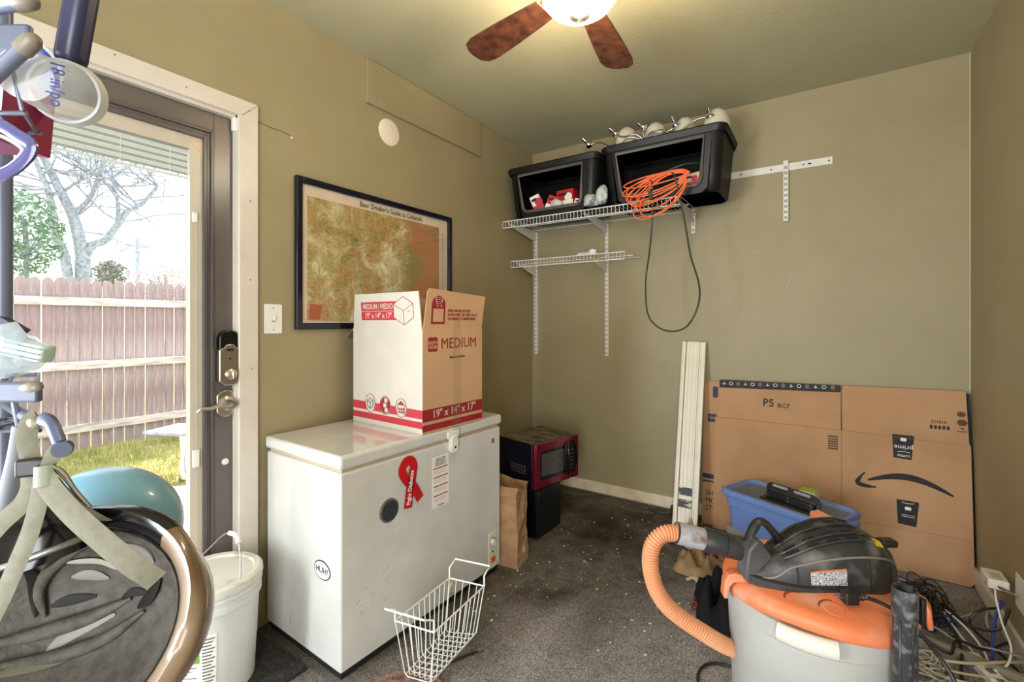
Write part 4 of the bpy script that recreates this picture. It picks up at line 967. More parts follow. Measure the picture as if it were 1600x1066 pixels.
# ------------------------------------------------------------------ ceiling fan
fan = thing('ceiling_fan', 'ceiling fan with dark wood blades and a lit glass bowl', 'fan', (1.22, 1.40, H))
Cx, Cy = 1.22, 1.40
obj('canopy', lathe(mb(), [(0, 0), (.075, 0), (.07, -.03), (.035, -.05), (.03, -.06)], 32, Matrix.Translation((Cx, Cy, H))), NICKEL, fan, sm=40)
obj('motor_housing', lathe(mb(), [(.03, -.05), (.08, -.06), (.115, -.085), (.12, -.14), (.1, -.17), (.055, -.18), (.05, -.2), (0, -.2)], 40, Matrix.Translation((Cx, Cy, H))), mat('fan_bronze', (120, 96, 76), .35, .8), fan, sm=40)
WOOD = mat('dark_walnut_blade', (104, 60, 40), .45, c2=(56, 28, 20), scale=26, sharp=(.35, .7), bump=.1)
for k in range(5):
    a = radians(97+72*k); Mb = Matrix.Translation((Cx, Cy, 2.345)) @ Matrix.Rotation(a, 4, 'Z') @ Matrix.Rotation(radians(10), 4, 'X')
    out = [(.15, -.045), (.2, -.052), (.35, -.066), (.47, -.073), (.515, -.066), (.54, -.04), (.545, .0), (.54, .03), (.52, .058), (.48, .068), (.35, .062), (.2, .05), (.15, .045)]
    bm = mb(); poly(bm, out, Mb, .006); bl_ = obj('blade', bm, WOOD, fan, bev=.0015)
    bm = mb(); poly(bm, [(.09, -.018), (.16, -.03), (.2, -.03), (.2, .03), (.16, .03), (.09, .018)], Mb @ Matrix.Translation((0, 0, .006)), .005); obj('blade_iron', bm, MATS['fan_bronze'], bl_)
bowlM = mat('lit_glass_bowl', (255, 222, 168), .4, emit=2.4)
obj('glass_bowl', lathe(mb(), [(.0, -.3), (.03, -.298), (.07, -.285), (.105, -.262), (.125, -.235), (.128, -.22), (.12, -.214)], 40, Matrix.Translation((Cx, Cy, H))), bowlM, fan, sm=60)
obj('finial', lathe(mb(), [(0, -.325), (.006, -.322), (.008, -.312), (.005, -.308), (.012, -.303), (.032, -.298), (.032, -.292), (0, -.29)], 24, Matrix.Translation((Cx, Cy, H))), NICKEL, fan, sm=40)
obj('bowl_fitter', lathe(mb(), [(.126, -.208), (.133, -.21), (.133, -.218), (.126, -.218), (.126, -.208)], 32, Matrix.Translation((Cx, Cy, H))), NICKEL, fan, sm=40)
obj('bowl_stem', lathe(mb(), [(0, -.18), (.012, -.18), (.012, -.29), (0, -.29)], 12, Matrix.Translation((Cx, Cy, H))), NICKEL, fan, sm=40)
for k in range(3):
    a = radians(133+120*k); lamp('fan_bulb', 'POINT', (Cx+.05*cos(a), Cy+.05*sin(a), H-.232), 14, (1, .85, .61), shadow_soft_size=.025)
lamp('fan_bulb', 'POINT', (Cx, Cy, H-.39), 9.5, (1, .86, .64), shadow_soft_size=.07)

# ------------------------------------------------------------------ cartons and panels leaning on the back wall
lean = math.atan2(.115, .89); LU = V((0, sin(lean), cos(lean)))
def card_sheet(name, label, x0, x1, ybase, zt, m=CARD, th=.006):
    t = thing(name, label, 'cardboard', ((x0+x1)/2, ybase, 0)); M = frame((x0, ybase, .004), (1, 0, 0), tuple(LU)); return t, M
ct, M = card_sheet('cardboard_sheet', 'large flattened carton with a curved black arrow, leaning on the back wall', 1.345, 2.478, 2.965, .9)
XW = 2.478-1.345; xs = 1.977-1.345; zf = .655
# upright curve: right edge lower
pan = obj('main_panel', poly(mb(), [(0, 0), (xs-.003, 0), (xs-.003, zf), (0, zf)], M, .006), CARD, ct)
pan2 = obj('main_panel', poly(mb(), [(xs-.003, 0), (XW-.015, 0), (XW-.003, .02), (XW-.0, zf-.02), (XW-.006, zf), (xs-.003, zf)], M, .006), CARD, ct)
fl1 = obj('flap', poly(mb(), [(0.012, zf), (xs-.006, zf), (xs-.006, .892), (.02, .88)], M @ Matrix.Translation((0, 0, -.001)), .006), CARD, ct)
fl2 = obj('flap', poly(mb(), [(xs+.002, zf), (XW-.006, zf), (XW-.012, .902), (xs+.002, .893)], M @ Matrix.Translation((0, 0, -.001)), .006), CARD, ct)
G = lambda dx=0, dy=0, e=.0008: M @ Matrix.Translation((dx, dy, e))
bm = mb(); poly(bm, [(.02, .835), (xs-.006, .855), (xs-.006, .893), (.02, .882)], G(e=.0004)); tp_ = obj('black_tape', bm, mat('black_tape', (40, 36, 34), .7), fl1, label='black printed packing tape')
bm = mb(); bm_o = mb()
for k in range(15):
    x = .045+k*.039; y = .862+k*.0012
    if k % 3 == 1: tube(bm, [(x+.01*cos(q/8*2*pi), y+.009*sin(q/8*2*pi), 0) for q in range(8)], .002, 4, closed=True, M=G(e=.001))
    elif k % 3 == 2: poly(bm_o, rrect(.018, .022, .004, cx=x, cy=y), G(e=.001))
    else: rect(bm, x-.008, y-.004, x+.01, y-.001, G(e=.001)); rect(bm, x-.001, y-.009, x+.002, y+.009, G(e=.001))
obj('tape_print', bm, PAPER, tp_); obj('tape_print', bm_o, INKG, tp_)
text('P5', .062, G(.285, .765), INK, fl1, sx=.95, bold=.0008); text('BC7', .034, G(.36, .755), INK, fl1, bold=.0004)
bm = mb(); tube(bm, [(0, zf, .0), (xs, zf, .0)], .0015, 4, M=G()); tube(bm, [(xs, zf, 0), (XW, zf-.012, 0)], .0012, 4, M=G()); tube(bm, [(xs-.003, 0, 0), (xs-.003, zf, 0)], .0015, 4, M=G()); tube(bm, [(.0, .2, 0), (xs, .2, 0)], .001, 4, M=G()); tube(bm, [(xs, .2, 0), (XW, .21, 0)], .001, 4, M=G())
obj('fold_line', bm, mat('fold_shadow', (150, 112, 76), .9), pan)
bm = mb(); Mq = G(xs-.04, .585)
for k in range(6): rect(bm, -.018, -.035+k*.0125, .018, -.029+k*.0125, Mq)
tube(bm, [(-.02, -.038, 0), (.02, -.038, 0), (.02, .038, 0), (-.02, .038, 0)], .0015, 4, closed=True, M=Mq)
obj('barcode_stamp', bm, INK, pan)
# curved arrow
bm = mb()
def px2(x, z): return (x-1.345, z)
arc = []
for k in range(21):
    t_ = k/20; x = 2.085+(2.412-2.085)*t_; z = .418+(.047*sin(pi*min(t_*1.0, 1))*1.0)+(.0)*t_-.018*t_
    arc.append((x-1.345, z, .004+.028*sin(pi*t_)**.8))
up_ = [(x, z+w_/2*1.0) for x, z, w_ in arc]; dn = [(x, z-w_/2*.6-.006) for x, z, w_ in arc]
for k in range(20): poly(bm, [dn[k], dn[k+1], up_[k+1], up_[k]], G())
hd = smooth_path([V((.728, .452, 0)), V((.705, .418, 0)), V((.700, .392, 0)), V((.745, .384, 0)), V((.775, .386, 0))], 5)
L_ = [v for v in hd]
for k in range(len(hd)-1):
    def off(i):
        d = (hd[min(i+1, len(hd)-1)]-hd[max(i-1, 0)]).normalized(); w_ = .011*sin(pi*min(max(i/(len(hd)-1), .12), .88)); return V((-d.y, d.x, 0))*w_
    poly(bm, [tuple((hd[k]+off(k))[:2]), tuple((hd[k+1]+off(k+1))[:2]), tuple((hd[k+1]-off(k+1))[:2]), tuple((hd[k]-off(k))[:2])], G())
obj('curved_arrow', bm, INK, pan2)
for (x, z, s_, flip) in ((2.23, .605, 'prime', True), (2.243, .285, '', False)):
    bm = mb(); poly(bm, [(-.04, -.058), (.03, -.062), (.042, .05), (.04, .058), (-.044, .058)], G(x-1.345, z)); lb_ = obj('black_label', bm, INK, pan2)
    Mt = G(x-1.345, z, .0016) @ (Matrix.Rotation(pi, 4, 'Z') if flip else Matrix.Identity(4))
    if s_: text(s_, .032, Mt @ Matrix.Translation((0, .004, 0)), PAPER, lb_)
    bm = mb(); poly(bm, rrect(.024, .016, .004, cy=(-.035 if flip else .02)), Mt); 
    tube(bm, [(-.024+.006*k, (.028 if flip else .048)-.004*sin(k/8*pi), 0) for k in range(9)], .0015, 4, M=Mt); line_print(bm, -.025, .025, [-.012, -.02] if not flip else [.042, .048], .0025, M=Mt)
    obj('label_marks', bm, PAPER, lb_)
text('418152', .022, G(2.365-1.345, .745) @ Matrix.Rotation(pi, 4, 'Z'), INK, fl2, sx=.9)
bm = mb()
for k in range(5): poly(bm, rrect(.01, .018, .002, cx=2.337-1.345+k*.0155, cy=.718), G())
obj('recycle_marks', bm, INK, fl2)
bm = mb(); poly(bm, circ(.016, 20, cx=2.447-1.345, cy=.79, ry=.013), G()); poly(bm, circ(.02, 6, cx=2.449-1.345, cy=.75, ry=.017), G()); poly(bm, rrect(.012, .008, .002, cx=2.45-1.345, cy=.722), G()); line_print(bm, 2.432-1.345, 2.466-1.345, [.708], .005, M=G())
obj('stamp_seal', bm, mat('stamp_brown', (92, 64, 38), .8), fl2)
# second flattened carton behind, showing at its left
c2, M2 = card_sheet('flattened_carton', 'flattened brown moving carton with navy print, behind the arrow carton', 1.275, 2.2, 3.0, .88)
lean2 = math.atan2(.085, .87); M2 = frame((1.275, 3.005, .004), (1, 0, 0), (0, sin(lean2), cos(lean2)))
pn2 = obj('panel', poly(mb(), [(0, 0), (.9, 0), (.9, .866), (.0, .866)], M2, .012), CARD, c2)
G2 = M2 @ Matrix.Translation((0, 0, .0008))
bm = mb(); rect(bm, 0, .272, .07, .3, G2); rect(bm, 0, .25, .07, .26, G2); poly(bm, rrect(.05, .05, .006, cx=.048, cy=.64), G2); poly(bm, rrect(.03, .07, .012, cx=.065, cy=.8), G2); obj('navy_print', bm, NAVY, pn2, kind='stuff')
text('GEAR', .016, G2 @ Matrix.Translation((.048, .64, .0006)), CARD2, pn2)
text('SHIP\nMOVE\nSTORE', .045, G2 @ Matrix.Translation((.018, .14, .0004)), INK, pn2, align='LEFT', sx=.85)
# black sheet painting in the shadow gap at the carton's right end
o = obj('shadow_gap_sheet', poly(mb(), [(0, 0), (.3, 0), (.296, .885), (0, .885)], frame((2.186, 3.008, .004), (1, 0, 0), (0, sin(lean2), cos(lean2))), .01), INK); tag(o, 'black strip painted in for the shadow gap at the right end of the arrow carton', 'sheet')
# long cream panels
PANM = mat('cream_vinyl', (226, 216, 196), .4)
A0, A1 = V((1.215, 2.83, .004)), V((1.222, 3.082, 1.112)); upv = (A1-A0).normalized(); Lp = (A1-A0).length
for i, (dx, wd, lb_) in enumerate(((-.07, .024, 'narrow cream vinyl panel edge at the left of the leaning bundle'), (-.044, .078, 'wide ribbed cream vinyl panel in the middle of the leaning bundle'), (.036, .034, 'slim cream vinyl panel at the right of the leaning bundle'))):
    Mp = frame(A0+V((dx, (-.012, 0, -.006)[i], 0)), (1, 0, 0), tuple(upv)); bm = mb()
    box(bm, (0, 0, -.02), (wd, Lp-(.002*i), 0), Mp)
    o = obj('vinyl_panel', bm, PANM, bev=.003); tag(o, lb_, 'panel', 'cream vinyl panels leaning on the back wall')
    bm = mb()
    for k in range(3 if i == 1 else 1): box(bm, (wd*(.2+.3*k), .002, 0), (wd*(.2+.3*k)+.004, Lp-.004, .0035), Mp)
    obj('ridge', bm, PANM, o)
bm = mb()
for z_ in (.13, .2):
    rect(bm, -.042, z_, .032, z_+.045, frame(A0+V((0, -.006, 0)), (1, 0, 0), tuple(upv)))
o = obj('printed_label', bm, mat('label_black', (40, 38, 36), .5, c2=(190, 188, 180), scale=70, stretch=(.3, 1, 1), sharp=(.55, .6)), bpy.data.objects['vinyl_panel.001'])

# ------------------------------------------------------------------ clear bin, blue tote, punch
rz_t = math.atan2(-.215, .474); TM = RT((1.452, 2.655, .168), rz_t)
cbn = obj('clear_bin', box(box(mb(), (.01, .03, 0), (.5, .27, .006)), (.005, .025, .006), (.505, .275, .155)), glass_mat('clear_plastic', (.75, .8, .88), milky=.35), M=RT((1.452, 2.655, .002), rz_t), bev=.01); tag(cbn, 'low clear plastic bin on the floor under the blue tote', 'bin')
bt = thing('blue_tote', 'blue plastic storage tote with its grey-blue lid, in front of the cardboard', 'tote', (1.7, 2.68, .158), rz_t)
tw, td = .53, .275; th_ = .205; TM = RT((1.442, 2.648, .158), rz_t)
def rr3(w_, d_, z, r=.04): return [(tw/2+x, td/2+y, z) for x, y in rrect(w_, d_, r, 6)]
bm = mb(); lev = [(.47, .215, 0), (.475, .22, .006), (.495, .24, .12), (.508, .25, .121), (.515, .257, .175)]
R_ = [[bm.verts.new(TM @ V(p)) for p in rr3(w_, d_, z)] for w_, d_, z in lev]; n = len(R_[0])
for i in range(len(R_)-1):
    for k in range(n): bm.faces.new((R_[i][k], R_[i][(k+1) % n], R_[i+1][(k+1) % n], R_[i+1][k]))
bm.faces.new(R_[0][::-1]); obj('tub', bm, BLUET, bt, sm=40)
bm = mb(); lev = [(.515, .257, .172), (.545, .287, .172), (.55, .292, .18), (.545, .287, .198), (.515, .257, .202), (.49, .232, .186), (.46, .2, .183)]
R_ = [[bm.verts.new(TM @ V(p)) for p in rr3(w_, d_, z)] for w_, d_, z in lev]
for i in range(len(R_)-1):
    for k in range(n): bm.faces.new((R_[i][k], R_[i][(k+1) % n], R_[i+1][(k+1) % n], R_[i+1][k]))
for f in bm.faces: f.material_index = 0
f = bm.faces.new(R_[-1]); f.material_index = 1
for q in bm.faces:
    if len(q.verts) == 4 and all((TM.inverted() @ v.co).z < .2015 and (TM.inverted() @ v.co).z > .182 for v in q.verts) and q is not f:
        c = TM.inverted() @ q.calc_center_median()
        if abs(c.x-tw/2) < .24 and abs(c.y-td/2) < .112: q.material_index = 1
obj('lid', bm, [BLUET, BLUEL], bt, sm=40)
for x_ in (-.03, tw+.0): obj('clip_handle', box(mb(), (x_, td/2-.05, .13), (x_+.034, td/2+.05, .185), TM), BLUET, bt, bev=.008)
bm = mb(); box(bm, (.15, .06, .184), (.3, .16, .1855), TM); obj('lid_panel', bm, BLUEL, bt, bev=.001)
PZ = .158+.187; PMx = RT((1.715, 2.615, PZ), rz_t-.08) @ Matrix.Scale(.86, 4)
hp_ = thing('hole_punch', 'long black three-hole punch lying on the blue tote lid', 'hole punch', (1.75, 2.6, PZ), rz_t)
obj('base', box(mb(), (-.1, -.035, 0), (.2, .045, .014), PMx), BLACK, hp_, bev=.004)
obj('guide_strip', box(mb(), (-.12, -.05, .0), (.19, -.036, .006), PMx), mat('tan_strip', (130, 120, 100), .5), hp_)
obj('punch_rail', box(mb(), (-.085, .0, .014), (.185, .03, .05), PMx), BLACK, hp_, bev=.003)
hl = frame((0, 0, 0), (1, 0, 0), (0, 0, 1)); bm = mb()
poly(bm, [(-.1, .012), (-.1, .075), (-.085, .092), (-.06, .096), (.16, .096), (.19, .085), (.205, .06), (.205, .012), (.19, .012), (.185, .055), (-.082, .055), (-.085, .012)], PMx @ frame((0, .012, 0), (1, 0, 0), (0, .3, 1)), .014)
lh = obj('lever_handle', bm, BLACK, hp_, bev=.003)
bm = mb(); poly(bm, rrect(.09, .014, .005, cx=-.02, cy=.084), PMx @ frame((0, .0112, 0), (1, 0, 0), (0, .3, 1))); poly(bm, rrect(.09, .014, .005, cx=.105, cy=.084), PMx @ frame((0, .0112, 0), (1, 0, 0), (0, .3, 1))); obj('grip_inlay', bm, mat('grey_inlay', (150, 150, 152), .4), lh)
for x_ in (-.075, .05, .175): 
    bm = mb(); tube(bm, [(x_, -.004, .02), (x_, -.004, .056)], .006, 8, M=PMx); obj('punch_pin', bm, CHROME, hp_, sm=50)
o = thing('small_carton', 'small white carton with a lime green top behind the hole punch', 'carton', (1.8, 2.74, PZ))
Mx = RT((1.835, 2.72, PZ), -.3); obj('carton', box(mb(), (-.035, -.025, 0), (.035, .025, .055), Mx), PAPER, o, bev=.001)
obj('green_top', box(mb(), (-.035, -.025, .055), (.035, .025, .06), Mx), mat('lime', (176, 196, 62), .5), o)
text('9 white', .016, Mx @ frame((0, -.0256, .03), (1, 0, 0), (0, 0, 1)), INK, o)

# ------------------------------------------------------------------ clutter on the floor behind the hose
def sheet_pile(name, c, s, m, label, cat, seed, folds=7, hgt=.05):
    bm = mb(); r = random.Random(seed); nx, ny = 26, 20; ph = [(r.uniform(0, 6.3), r.uniform(.6, 1.8), r.uniform(0, 3.1)) for _ in range(folds)]; cells = [(r.uniform(-1, 1), r.uniform(-1, 1)) for _ in range(11)]
    g = []
    for i in range(nx):
        row = []
        for j in range(ny):
            u, v = i/(nx-1)*2-1, j/(ny-1)*2-1
            a = math.atan2(v, u); rad = max(abs(u), abs(v)); rr_ = rad*(1+.12*sin(3*a+ph[0][0])+.08*sin(5*a+ph[1][0]))
            x, y = rr_*cos(a)*s[0], rr_*sin(a)*s[1]
            ds = sorted(((u-a_)**2+(v-b_)**2)**.5 for a_, b_ in cells)
            z = (ds[1]-ds[0])*1.5+.35*abs(sin(u*5+v*3+ph[0][0]))
            z = hgt*(1-rad**4)*(.25+1.15*z)+.004
            row.append(bm.verts.new((c[0]+x, c[1]+y, c[2]+max(z, .002)+r.uniform(0, .002))))
        g.append(row)
    for i in range(nx-1):
        for j in range(ny-1): bm.faces.new((g[i][j], g[i+1][j], g[i+1][j+1], g[i][j+1]))
    bmesh.ops.solidify(bm, geom=bm.faces, thickness=.001)
    o = obj(name, bm, m, sm=50); tag(o, label, cat); return o
sheet_pile('crumpled_paper', (1.40, 2.44, 0), (.15, .11), mat('crumpled_kraft', (190, 158, 118), .7, c2=(150, 118, 80), scale=10, bump=.3, bscale=20), 'crumpled tan kraft paper on the floor below the vacuum hose cuff', 'paper', 4, hgt=.075)
sheet_pile('white_rag', (1.32, 2.70, 0), (.09, .08), mat('rag_white', (214, 192, 172), .85, c2=(150, 80, 70), scale=22, sharp=(.56, .62)), 'off-white patterned rag at the foot of the cream panels', 'cloth', 8, hgt=.10)
sheet_pile('red_cloth', (1.44, 2.60, 0), (.07, .07), RED, 'crumpled red cloth beside the clear bin', 'cloth', 12, hgt=.08)
BLK = sheet_pile('black_bag', (1.56, 2.13, 0), (.14, .2), BLKCLOTH, 'black fabric bag slumped on the floor left of the vacuum tank', 'bag', 15, hgt=.14)
bm = mb(); rp = random.Random(6)
for s_ in (0, 1): tube(bm, [(1.43+.01*sin(k*1.4+s_*pi), 2.30-.02*k*.6, .012+.006*cos(k*1.4+s_*pi)) for k in range(20)], .006, 6, smooth=2)
o = obj('braided_cord', bm, mat('braid', (176, 70, 52), .7, c2=(40, 34, 34), scale=90, sharp=(.48, .52))); tag(o, 'red and black braided cord edging the black bag', 'cord')
bm = mb()
bm = mb(); tube(bm, [(1.35, 2.30, .004), (1.38, 2.32, .012), (1.42, 2.27, .014), (1.45, 2.22, .004)], .014, 4, smooth=4, flat=(.12, 1)); o = obj('tan_strap', bm, mat('tan_strap', (196, 180, 148), .8)); tag(o, 'short flat tan strap in front of the crumpled paper', 'strap')
bm = mb()
for k in range(5): tube(bm, [(1.42+.012*k, 2.33, .006+.006*(k % 2)), (1.47+.014*k, 2.27+.01*k, .014)], .004, 5)
o = obj('red_straps', bm, mat('red_orange', (214, 90, 60), .6)); tag(o, 'bundle of thin orange-red ties behind the tan strap', 'ties', kind='stuff')
bm = mb(); rc = random.Random(9)
for k in range(170):
    x, y = rc.uniform(.6, 1.6), rc.uniform(2.0, 3.08)
    if rc.random() < .4: x, y = rc.uniform(.62, 1.5), rc.uniform(1.5, 2.3)
    s_ = rc.choice((.002, .003, .004, .007)); poly(bm, [(q[0]*rc.uniform(.5, 1.2), q[1]*rc.uniform(.4, 1)) for q in circ(s_, 6)], RT((x, y, .004), rc.uniform(0, 6)), .002)
o = obj('paint_flakes', bm, mat('flake', (214, 204, 184), .8)); tag(o, 'scattered white paint flakes on the dark carpet', 'debris', kind='stuff')

# ------------------------------------------------------------------ shop vacuum (local x = to the right in view, y = away)
VR = radians(33.8); VM = RT((1.867, 1.414, 0), VR)
vac = thing('shop_vacuum', 'wet-dry vacuum with grey tank, orange lid ring and dusty black motor head', 'vacuum', (1.867, 1.414, 0), VR)
tank = obj('tank', lathe(mb(), [(0, .05), (.165, .05), (.175, .06), (.182, .2), (.185, .205), (.19, .40), (.193, .405), (.197, .5), (.203, .505), (.206, .547), (.198, .55)], 64, VM), GREYT, vac, sm=35)
for a_ in (45, 135, 225, 315):
    Mc = VM @ Matrix.Rotation(radians(a_), 4, 'Z') @ Matrix.Translation((.16, 0, 0))
    bm = mb(); lathe(bm, [(0, -.012), (.026, -.012), (.028, 0), (.026, .012), (0, .012)], 20, Mc @ Matrix.Translation((.0, 0, .028)) @ Matrix.Rotation(pi/2, 4, 'X')); cs = obj('caster', bm, BLACK, vac, sm=40)
    obj('caster_fork', obox(mb(), (0, 0, .045), (.03, .034, .02), Mc), BLACK, cs)
bm = mb(); lathe(bm, [(.203, .545), (.209, .55), (.210, .566), (.203, .577), (.18, .585), (.14, .592), (.1, .6), (0, .6)], 72, VM)
for v in bm.verts:
    l = VM.inverted() @ v.co; a_ = math.atan2(l.y, l.x); r_ = sqrt(l.x*l.x+l.y*l.y)
    if r_ > .15: v.co.z += .010*cos(a_*3+.6)*(r_-.14)/.07
lid = obj('lid_ring', bm, ORANGE, vac, sm=50)
for (lx, ly) in ((-.105, -.112), (-.048, -.148)):
    Mk = VM @ Matrix.Translation((lx, ly, .586)) @ Matrix.Rotation(radians(12), 4, 'X')
    kn = obj('round_boss', lathe(mb(), [(0, .006), (.02, .006), (.024, 0), (.0, 0)], 24, Mk), ORANGE, vac, sm=40)
    bm = mb(); tube(bm, [(.029*cos(k/20*2*pi), .029*sin(k/20*2*pi), .001) for k in range(20)], .0025, 5, closed=True, M=Mk); obj('boss_groove', bm, mat('dark_orange', (130, 56, 24), .7), kn)
# side latches
for a_, nm in ((172, 'latch'), (-42, 'latch'), (60, 'latch')):
    Ml = VM @ Matrix.Rotation(radians(a_), 4, 'Z'); bm = mb()
    poly(bm, [(.17, .578), (.17, .592), (.2, .600), (.218, .594), (.226, .577), (.230, .535), (.220, .532), (.214, .563), (.205, .575)], Ml @ frame((0, .016, 0), (1, 0, 0), (0, 0, 1)), .032)
    obj(nm, bm, ORANGE, vac, bev=.004)
# orange back wing
bm = mb(); poly(bm, [(.12, .575), (.12, .66), (.15, .665), (.16, .62), (.2, .6), (.215, .575)], VM @ frame((.02, .15, 0), (1, .1, 0), (0, 0, 1)), .06); obj('rear_lug', bm, ORANGE, vac, bev=.005)
# front tank handle
bm = mb(); P_ = []
for k in range(9):
    a_ = radians(-141+k*3.8); P_.append((.212*cos(a_), .212*sin(a_), .532))
tube(bm, P_, .021, 10, M=VM, flat=(1, .7), up=(0, 0, 1)); obj('tank_handle', bm, mat('grey_handle', (204, 200, 188), .5), vac, sm=50)
# motor head
secs = [(x_*.95-.018, y_, h_*.85, w_*.80) for x_, y_, h_, w_ in ((-.17, .0, .004, .02), (-.155, .0, .03, .035), (-.12, .0, .062, .065), (-.08, 0, .09, .085), (-.03, 0, .124, .1), (.03, 0, .145, .11), (.08, 0, .150, .112), (.12, 0, .142, .106), (.15, 0, .128, .094), (.17, 0, .112, .08), (.185, 0, .095, .066), (.196, 0, .07, .055))]
bm = mb(); rings = []
for x, y0, h_, w_ in secs:
    ring_ = []
    for k in range(17):
        a_ = pi*k/16; c_, s_ = cos(a_), sin(a_)
        yy = math.copysign(abs(c_)**.55, c_)*w_; zz = abs(s_)**.75*h_
        ring_.append(bm.verts.new(VM @ V((x+.005, yy-.012, .592+zz))))
    rings.append(ring_)
for i in range(len(rings)-1):
    for k in range(16): bm.faces.new((rings[i][k], rings[i][k+1], rings[i+1][k+1], rings[i+1][k]))
bm.faces.new(rings[0]); bm.faces.new(rings[-1][::-1])
hd_ = obj('motor_head', bm, DUSTY, vac, sm=40)
def onhead(x, k_, off=.002):      # point on the head surface at station x and section parameter k_ (0 right side .. 1 left side)
    for i in range(len(secs)-1):
        if secs[i][0] <= x <= secs[i+1][0]:
            f = (x-secs[i][0])/(secs[i+1][0]-secs[i][0]); h_ = secs[i][2]*(1-f)+secs[i+1][2]*f; w_ = secs[i][3]*(1-f)+secs[i+1][3]*f
    a_ = pi*k_; c_, s_ = cos(a_), sin(a_); n_ = V((0, c_, s_))
    return VM @ (V((x+.005, math.copysign(abs(c_)**.55, c_)*w_-.012, .592+abs(s_)**.75*h_))+n_*off)
bm = mb(); tube(bm, [onhead(-.168+.033*k, .80 if k > 1 else .9, .001) for k in range(11)], .0025, 6, smooth=3); obj('head_seam', bm, mat('dusty_edge', (122, 116, 108), .6), hd_, sm=50)
bm = mb(); lathe(bm, [(.0, 0), (1, 0), (1.0, .018), (.97, .02), (.0, .02)], 40, VM @ Matrix.Translation((-.008, -.006, .586)) @ Matrix.Diagonal((.180, .096, 1, 1))); obj('head_base', bm, DUSTY, hd_, sm=40)
for kk in (.42, .5, .58, .66):
    bm = mb(); tube(bm, [onhead(-.11+.019*k, kk, .0035) for k in range(12)], .003, 6, smooth=2); obj('vent_rib', bm, DUSTY, hd_, sm=50)
bm = mb()
for kk in (.46, .54, .62):
    for x_ in (-.1, -.055, -.01, .035): tube(bm, [onhead(x_+.009*k, kk, .0006) for k in range(4)], .0045, 4, flat=(.3, 1))
obj('vent_gap', bm, INK, hd_, kind='stuff')
for x_ in (-.09, .07, .13):
    bm = mb(); tube(bm, [onhead(x_, .80+.0275*k, .0006) for k in range(8)], .0022, 5); obj('panel_line', bm, INK, hd_, sm=50)
# stickers on the head front
def headpatch(name, x0, x1, k0, k1, m, off=.0018):
    bm = mb(); g = [[bm.verts.new(onhead(x0+(x1-x0)*i/5, k0+(k1-k0)*j/4, off)) for j in range(5)] for i in range(6)]
    for i in range(5):
        for j in range(4): bm.faces.new((g[i][j], g[i+1][j], g[i+1][j+1], g[i][j+1]))
    return obj(name, bm, m, hd_)
headpatch('warning_label', -.065, .012, .885, .965, mat('label_silver', (186, 188, 190), .4, c2=(60, 60, 62), scale=480, sharp=(.5, .56)))
headpatch('label_header', -.065, .012, .872, .885, mat('label_orange', (206, 110, 66), .5), .002)
headpatch('yellow_label', .10, .124, .60, .69, mat('yellow_sticker', (226, 190, 40), .4))
# triangular intake bracket and grip
bm = mb(); Mt = VM @ frame((0, -.035, 0), (1, 0, 0), (0, 0, 1))
poly(bm, [(-.190, .588), (-.180, .665), (-.160, .69), (-.148, .688), (-.098, .62), (-.09, .588)], Mt, .05); obj('port_housing', bm, mat('grey_black', (92, 90, 90), .5, c2=(60, 58, 58), scale=9), vac, bev=.006)
bm = mb(); tube(bm, [(-.165, .0, .672), (-.152, .0, .706), (-.138, .0, .722), (-.122, .0, .719), (-.10, .0, .695), (-.072, .0, .655)], .012, 8, smooth=4, M=VM, flat=(.8, 1.3)); obj('carry_handle', bm, BLACK, vac, sm=50)
bm = mb()
for k in range(9): tube(bm, [(-.172+.0035*k, -.016, .672+.005*k), (-.172+.0035*k, .016, .672+.005*k)], .0026, 5, M=VM)
obj('handle_ribs', bm, DUSTY, vac)
# plug lying on the lid with its cord
Mp = VM @ Matrix.Translation((-.005, -.138, .599))
pg = obj('cord_plug', obox(mb(), (0, 0, .012), (.03, .024, .026), Mp), BLACK, vac, bev=.003)
bm = mb(); tube(bm, [(-.015, -.005, .014), (-.033, -.005, .014)], .002, 4, M=Mp); tube(bm, [(-.015, .006, .014), (-.033, .006, .014)], .002, 4, M=Mp); obj('prongs', bm, NICKEL, pg)
bm = mb(); tube(bm, [(.015, 0, .014), (.035, -.002, .012), (.06, -.01, .006), (.085, -.03, -.004), (.11, -.05, -.03), (.13, -.12, -.1), (.16, -.16, -.3), (.2, -.1, -.5)], .0042, 8, smooth=5, M=Mp); obj('power_cord', bm, BLACK, vac, sm=50)
bm = mb(); lathe(bm, [(.006, 0), (.009, .004), (.006, .008), (.009, .012), (.006, .016), (.008, .02)], 10, Mp @ Matrix.Translation((.015, 0, .013)) @ Matrix.Rotation(pi/2, 4, 'Y')); obj('strain_relief', bm, BLACK, pg, sm=50)
obj('rear_knob', obox(mb(), (.215, .03, .655), (.04, .03, .018), VM), BLACK, vac, bev=.005)
